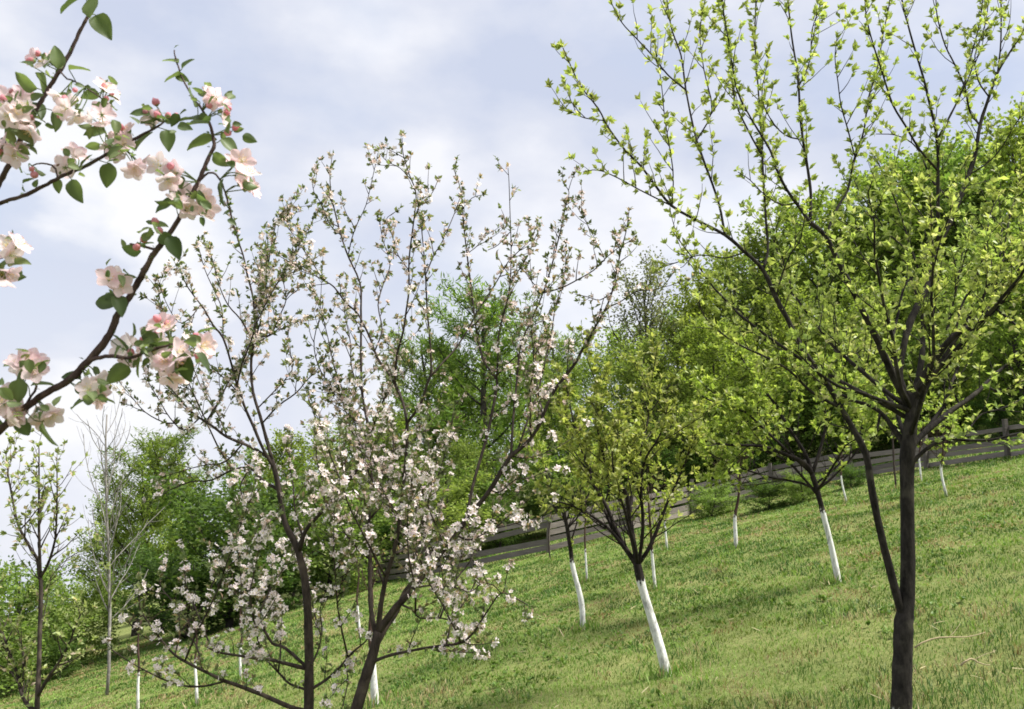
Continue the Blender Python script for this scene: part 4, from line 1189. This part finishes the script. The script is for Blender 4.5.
# woodland
BRIGHT = [(.13, .19, .03), (.28, .35, .075)]
MIDG = [(.12, .19, .04), (.25, .32, .08)]
DARKG = [(.045, .095, .02), (.11, .185, .04)]
LARCH = [(.09, .155, .03), (.22, .29, .06)]
GREYG = [(.12, .14, .07), (.22, .23, .12)]
V_B = [variant('broad', 100 + i, 11, 3.6, (.13, .26), [BRIGHT, MIDG, BRIGHT][i], 8, .19, rad=.42) for i in range(3)]
V_S = [variant('shrub', 120 + i, 4, 2.0, (.07, .13), [DARKG, MIDG][i], 10, .10, rad=.25) for i in range(2)]
V_L = [variant('broad', 130 + i, 11, 3.3, (.16, .32), LARCH, 10, .16, T=NEEDLE, rad=.3) for i in range(2)]
V_P = [variant('sparse', 140, 10, 2.6, (.09, .17), GREYG, 5, .2, rad=.4)]
V_N = [variant('bare', 150, 6, 1.3, (.1, .1), GREYG, 0, .2)]

FR = 'leafy trees standing behind the fence'
W_ = [  # variant, name, u, depth, top row, width scale, label
    (V_B[0], 'broadleaf_tree', 560, 33, 372, 1.0, 'rounded leafy tree just behind the limbs at the left end of the hill wood'),
    (V_B[1], 'broadleaf_tree', 640, 32, 338, 1.1, 'leafy tree behind the fence directly above the thick white trunk'),
    (V_B[2], 'broadleaf_tree', 715, 32, 330, 1.15, 'bright green tree behind the fence above the shrubs'),
    (V_B[0], 'broadleaf_tree', 790, 33, 300, 1.1, 'broad leafy tree behind the fence above the tilted white trunk'),
    (V_B[2], 'broadleaf_tree', 865, 31, 288, 1.1, 'leafy tree behind the fence in line with the dark fork'),
    (V_B[1], 'broadleaf_tree', 945, 30, 262, 1.1, 'leafy tree behind the fence just right of the dark trunk'),
    (V_B[0], 'broadleaf_tree', 1030, 27, 240, 1.1, 'bright leafy tree behind the fence at the right edge'),
    (V_B[2], 'broadleaf_tree', 1110, 27, 210, 1.1, 'tall leafy tree past the right end of the fence'),
    (V_P[0], 'broadleaf_tree', 650, 41, 272, 1.2, 'pale thin-leaved tree at the upper left end of the hill wood'),
    (V_B[0], 'broadleaf_tree', 700, 42, 282, 1.05, 'tree whose crown shapes the skyline beside the pale thin-leaved one'),
    (V_B[1], 'broadleaf_tree', 755, 44, 236, 1.1, 'tall tree forming the first high hump of the wooded skyline'),
    (V_B[2], 'broadleaf_tree', 835, 43, 205, 1.1, 'high tree on the wooded skyline above the tilted white trunk'),
    (V_B[0], 'broadleaf_tree', 905, 42, 172, 1.1, 'high tree on the wooded skyline straight above the dark fork'),
    (V_B[1], 'broadleaf_tree', 975, 41, 152, 1.1, 'high tree on the wooded skyline toward the right edge'),
    (V_B[2], 'broadleaf_tree', 1050, 40, 118, 1.1, 'highest tree of the hill wood, cut by the right edge'),
    (V_L[0], 'fine_leaved_tree', 485, 38, 288, 1.25, 'tallest soft green tree rising behind the blossoming limbs'),
    (V_L[1], 'fine_leaved_tree', 432, 41, 335, 1.2, 'soft green tree, the lower left neighbour of the tallest one'),
    (V_L[0], 'fine_leaved_tree', 548, 43, 330, 1.1, 'soft green tree, the right neighbour of the tallest one'),
    (V_L[1], 'fine_leaved_tree', 150, 34, 428, 1.3, 'fine-leaved green tree behind the blossom at left, beside the bare tree'),
    (V_L[0], 'fine_leaved_tree', 190, 44, 470, 1.2, 'fine-leaved green tree behind the dark round bush at left'),
    (V_B[1], 'broadleaf_tree', 345, 33, 430, 1.0, 'light green tree between the two blossoming trunks'),
    (V_B[0], 'broadleaf_tree', 400, 36, 420, 1.0, 'leafy tree low behind the leaning blossoming tree'),
    (V_B[2], 'broadleaf_tree', 285, 40, 440, 1.0, 'leafy tree filling the gap behind the slender blossoming trunk'),
    (V_B[1], 'broadleaf_tree', 470, 34, 440, 1.0, 'leafy tree behind the left stretch of the fence'),
]
for i, (V, nm, u, y, vt, ws, lab) in enumerate(W_):
    place_wood(V, nm, u, y, vt, lab, 'tree', i * 1.3, ws, FR if nm == 'broadleaf_tree' and u > 540 else None)
S_ = [(V_S[0], 240, 27, 476, 1.5, 'large dense dark green round bush behind the low blossom branches'),
      (V_S[0], 175, 31, 545, 1.2, 'dense dark bush at the left foot of the round one'),
      (V_S[0], 300, 31, 520, 1.2, 'dark bush behind the slender blossoming trunk'),
      (V_S[1], 35, 24, 566, 1.3, 'loose olive green shrub behind the young tree at the left edge'),
      (V_S[1], 90, 26, 582, 1.3, 'olive green shrub behind the dark bare trunk'),
      (V_S[0], 80, 24, 640, 1.5, 'low dark hedge plant at the lower edge of the meadow at left'),
      (V_S[1], -20, 22, 560, 1.3, 'loose shrub cut by the left edge'),
      (V_S[1], 708, 24.5, 486, 2.1, 'green shrub at the fence left of the thin sapling'),
      (V_S[0], 765, 22.5, 481, 2.2, 'green shrub at the fence right of the thin sapling'),
      (V_S[1], 800, 22.0, 474, 2.0, 'green shrub at the fence left of the dark fork'),
      (V_S[0], 848, 22.5, 466, 2.0, 'green shrub by the fence beside the tilted trunk'),
      (V_S[0], 200, 27, 560, 2.2, 'low dark bush at the foot of the large round one, on its left'),
      (V_S[0], 275, 27.5, 565, 2.2, 'low dark bush at the foot of the large round one, on its right'),
      (V_S[1], 335, 29, 490, 1.6, 'green shrub between the slender and the leaning blossoming trunks'),
      (V_S[1], 440, 30, 480, 1.7, 'green shrub behind the lower limbs of the leaning blossoming tree'),
      (V_S[0], 500, 30.5, 500, 1.4, 'dark shrub behind the left stretch of the fence'),
      (V_S[0], 570, 30.5, 480, 1.4, 'dark shrub behind the fence near the crooked trunk'),
      (V_S[0], 660, 31, 450, 1.5, 'dark shrub behind the fence above the slim sapling'),
      (V_S[0], 400, 30.5, 510, 1.4, 'dark shrub behind the leaning blossoming trunk'),
      (V_S[0], 745, 31, 430, 1.5, 'dark undergrowth shrub behind the fence under the bright tree'),
      (V_S[0], 900, 31, 400, 1.5, 'dark undergrowth shrub behind the fence beside the dark trunk'),
      (V_S[0], 1000, 27, 395, 1.5, 'dark undergrowth shrub behind the fence at far right')]
for i, (V, u, y, vt, ws, lab) in enumerate(S_):
    place_wood(V, 'shrub', u, y, vt, lab, 'shrub', i * 1.9, ws, None)
b0 = ground_at(107, 695)
_bt = place_wood(V_N[0], 'bare_tree', 107, b0[1], 408, 'leafless pale grey tree with fine upright twigs at left', 'tree', .6, .9, None, M_BARK_PALE)
_bt.location = [float(t) for t in b0]


def woodland():
    rng = np.random.default_rng(77)
    acc = Acc()
    spec = []
    for u, y, vt in ((600, 52, 350), (680, 52, 305), (740, 54, 262), (800, 52, 240), (860, 52, 205), (930, 52, 175), (1000, 50, 150), (1090, 48, 110), (640, 46, 330), (720, 47, 300), (780, 46, 270), (870, 46, 230), (950, 45, 200), (1020, 44, 165), (1100, 42, 140),
                     (460, 52, 360), (520, 54, 350), (380, 52, 420), (320, 50, 430), (250, 52, 450), (180, 52, 470), (120, 50, 500), (60, 46, 575), (0, 45, 585), (-60, 44, 580)):
        spec.append((u, y, vt))
    for k in range(34):                                   # undergrowth at the wood's edge
        u = 360 + k * 23 + rng.uniform(-8, 8); y = rng.uniform(31.5, 38) - max(0, u - 850) * .02
        zt = float(gz((u - 512) / F * y, y)) + rng.uniform(1.8, 3.6)
        spec.append((u, y, -zt))
    for i, (u, y, vt) in enumerate(spec):
        V = V_B[i % 3] if i < 25 else V_S[1]
        x = (u - 512.0) / F * y; z = float(gz(x, y)) - .1
        s = (P(u, vt, y)[2] - z) / V['H'] if i < 25 else (-vt - z) / V['H']; a = i * 1.7
        R = np.array([[math.cos(a), -math.sin(a), 0], [math.sin(a), math.cos(a), 0], [0, 0, 1]])
        v, f, c = V['crown']
        n = len(f) // 2; sel = rng.random(n) < .6
        ff = f.reshape(n, 2, 3)[sel].reshape(-1, 3)
        used, inv = np.unique(ff, return_inverse=True)
        vv = (v[used] * np.array([1.2, 1.2, 1] if i < 25 else [1.7, 1.7, 1])) @ R.T * s + np.array([x, y, z])
        acc.add(vv, inv.reshape(-1, 3), c[used] * .95)
        v, f, c = V['trunk']
        acc.add((v @ R.T) * s + np.array([x, y, z]), f, np.tile([[.05, .045, .035]], (len(v), 1)))
    o = acc.build('woodland', M_FARLEAF)
    tag(o, 'far mass of spring woodland closing the view behind the separate trees', 'woodland', kind='stuff')


woodland()
grass()

# ------------------------------------------------------------------ camera, light, sky
sc = bpy.context.scene
cam = bpy.data.cameras.new('camera'); co = bpy.data.objects.new('camera', cam); C.objects.link(co)
cam.sensor_fit = 'HORIZONTAL'; cam.sensor_width = 36; cam.lens = F / 1024 * 36
cam.clip_end = 3000; cam.clip_start = .05
co.location = CAM; co.rotation_euler = (math.radians(90) + PITCH, 0, 0)
sc.camera = co
cam.dof.use_dof = True; cam.dof.focus_distance = 6.5; cam.dof.aperture_fstop = 12

SUN_EL, SUN_AZ = math.radians(58), math.radians(98)      # azimuth from +Y towards +X
sd = Vector((math.sin(SUN_AZ) * math.cos(SUN_EL), math.cos(SUN_AZ) * math.cos(SUN_EL), math.sin(SUN_EL)))
sl = bpy.data.lights.new('sun', 'SUN'); sl.energy = 4.2; sl.angle = math.radians(18); sl.color = (1, .965, .91)
so = bpy.data.objects.new('sun', sl); C.objects.link(so); so.location = (10, 10, 40)
so.rotation_euler = sd.to_track_quat('Z', 'Y').to_euler()

w = bpy.data.worlds.new('World'); sc.world = w; w.use_nodes = True
nt = w.node_tree; N = nt.nodes; L = nt.links; N.clear()
out = N.new('ShaderNodeOutputWorld'); bg = N.new('ShaderNodeBackground')
sky = N.new('ShaderNodeTexSky'); sky.sky_type = 'NISHITA'; sky.sun_disc = False
sky.sun_elevation = SUN_EL; sky.sun_rotation = SUN_AZ; sky.air_density = 1.2; sky.dust_density = 1.5
bg.inputs['Strength'].default_value = .1
tc = N.new('ShaderNodeTexCoord')
mp = N.new('ShaderNodeMapping'); mp.inputs['Scale'].default_value = (1, 1, 1.7)
L.new(tc.outputs['Generated'], mp.inputs['Vector'])
n1 = N.new('ShaderNodeTexNoise'); n1.inputs['Scale'].default_value = 2.6; n1.inputs['Detail'].default_value = 7; n1.inputs['Roughness'].default_value = .52; n1.inputs['Distortion'].default_value = .3
n2 = N.new('ShaderNodeTexNoise'); n2.inputs['Scale'].default_value = 4.4; n2.inputs['Detail'].default_value = 6; n2.inputs['Roughness'].default_value = .5
L.new(mp.outputs[0], n1.inputs['Vector']); L.new(mp.outputs[0], n2.inputs['Vector'])
# cloud deck: grey-lavender undersides to white tops (radiance before the x0.1 strength)
cr = N.new('ShaderNodeValToRGB')
cr.color_ramp.elements[0].position = .36; cr.color_ramp.elements[0].color = (2.72, 2.98, 3.7, 1)
cr.color_ramp.elements[1].position = .64; cr.color_ramp.elements[1].color = (4.15, 4.2, 4.45, 1)
e = cr.color_ramp.elements.new(.5); e.color = (3.32, 3.48, 3.98, 1)
L.new(n2.outputs['Fac'], cr.inputs[0])
th = N.new('ShaderNodeMapRange'); th.inputs[1].default_value = .36; th.inputs[2].default_value = .54; th.inputs[3].default_value = .84; th.inputs[4].default_value = 1
L.new(n1.outputs['Fac'], th.inputs[0])
mx = N.new('ShaderNodeMix'); mx.data_type = 'RGBA'
L.new(th.outputs[0], mx.inputs[0]); L.new(sky.outputs[0], mx.inputs[6]); L.new(cr.outputs[0], mx.inputs[7])
# brighter cloud bank low in the sky, strongest towards the left
vd = N.new('ShaderNodeVectorMath'); vd.operation = 'DOT_PRODUCT'
L.new(tc.outputs['Generated'], vd.inputs[0])
_d = nrm(ray(30, 290)); vd.inputs[1].default_value = [float(t) for t in _d]
b1 = N.new('ShaderNodeMapRange'); b1.interpolation_type = 'SMOOTHSTEP'; b1.inputs[1].default_value = .955; b1.inputs[2].default_value = .998
L.new(vd.outputs['Value'], b1.inputs[0])
sz = N.new('ShaderNodeSeparateXYZ'); L.new(tc.outputs['Generated'], sz.inputs[0])
b2 = N.new('ShaderNodeMapRange'); b2.interpolation_type = 'SMOOTHSTEP'; b2.inputs[1].default_value = .42; b2.inputs[2].default_value = .05; b2.inputs[4].default_value = .4
L.new(sz.outputs['Z'], b2.inputs[0])
n3 = N.new('ShaderNodeMapRange'); n3.inputs[1].default_value = .42; n3.inputs[2].default_value = .56; n3.inputs[3].default_value = .1
L.new(n2.outputs['Fac'], n3.inputs[0])
bm = N.new('ShaderNodeMath'); bm.operation = 'MULTIPLY'; L.new(b1.outputs[0], bm.inputs[0]); L.new(n3.outputs[0], bm.inputs[1])
bx = N.new('ShaderNodeMath'); bx.operation = 'MAXIMUM'; L.new(bm.outputs[0], bx.inputs[0]); L.new(b2.outputs[0], bx.inputs[1])
m2 = N.new('ShaderNodeMix'); m2.data_type = 'RGBA'
L.new(bx.outputs[0], m2.inputs[0]); L.new(mx.outputs[2], m2.inputs[6]); m2.inputs[7].default_value = (4.4, 4.42, 4.55, 1)
L.new(m2.outputs[2], bg.inputs['Color']); L.new(bg.outputs[0], out.inputs[0])

sc.view_settings.view_transform = 'Standard'; sc.view_settings.look = 'None'
sc.view_settings.exposure = 1.2; sc.view_settings.gamma = 1; sc.view_settings.use_curve_mapping = False
sc.render.engine = 'CYCLES'
cy = sc.cycles
cy.max_bounces = 6; cy.diffuse_bounces = 3; cy.glossy_bounces = 2; cy.transmission_bounces = 4; cy.transparent_max_bounces = 4
cy.use_denoising = True; cy.denoiser = 'OPENIMAGEDENOISE'; cy.denoising_prefilter = 'ACCURATE'; cy.denoising_input_passes = 'RGB_ALBEDO_NORMAL'
cy.filter_width = 1.7
sc.render.use_persistent_data = False
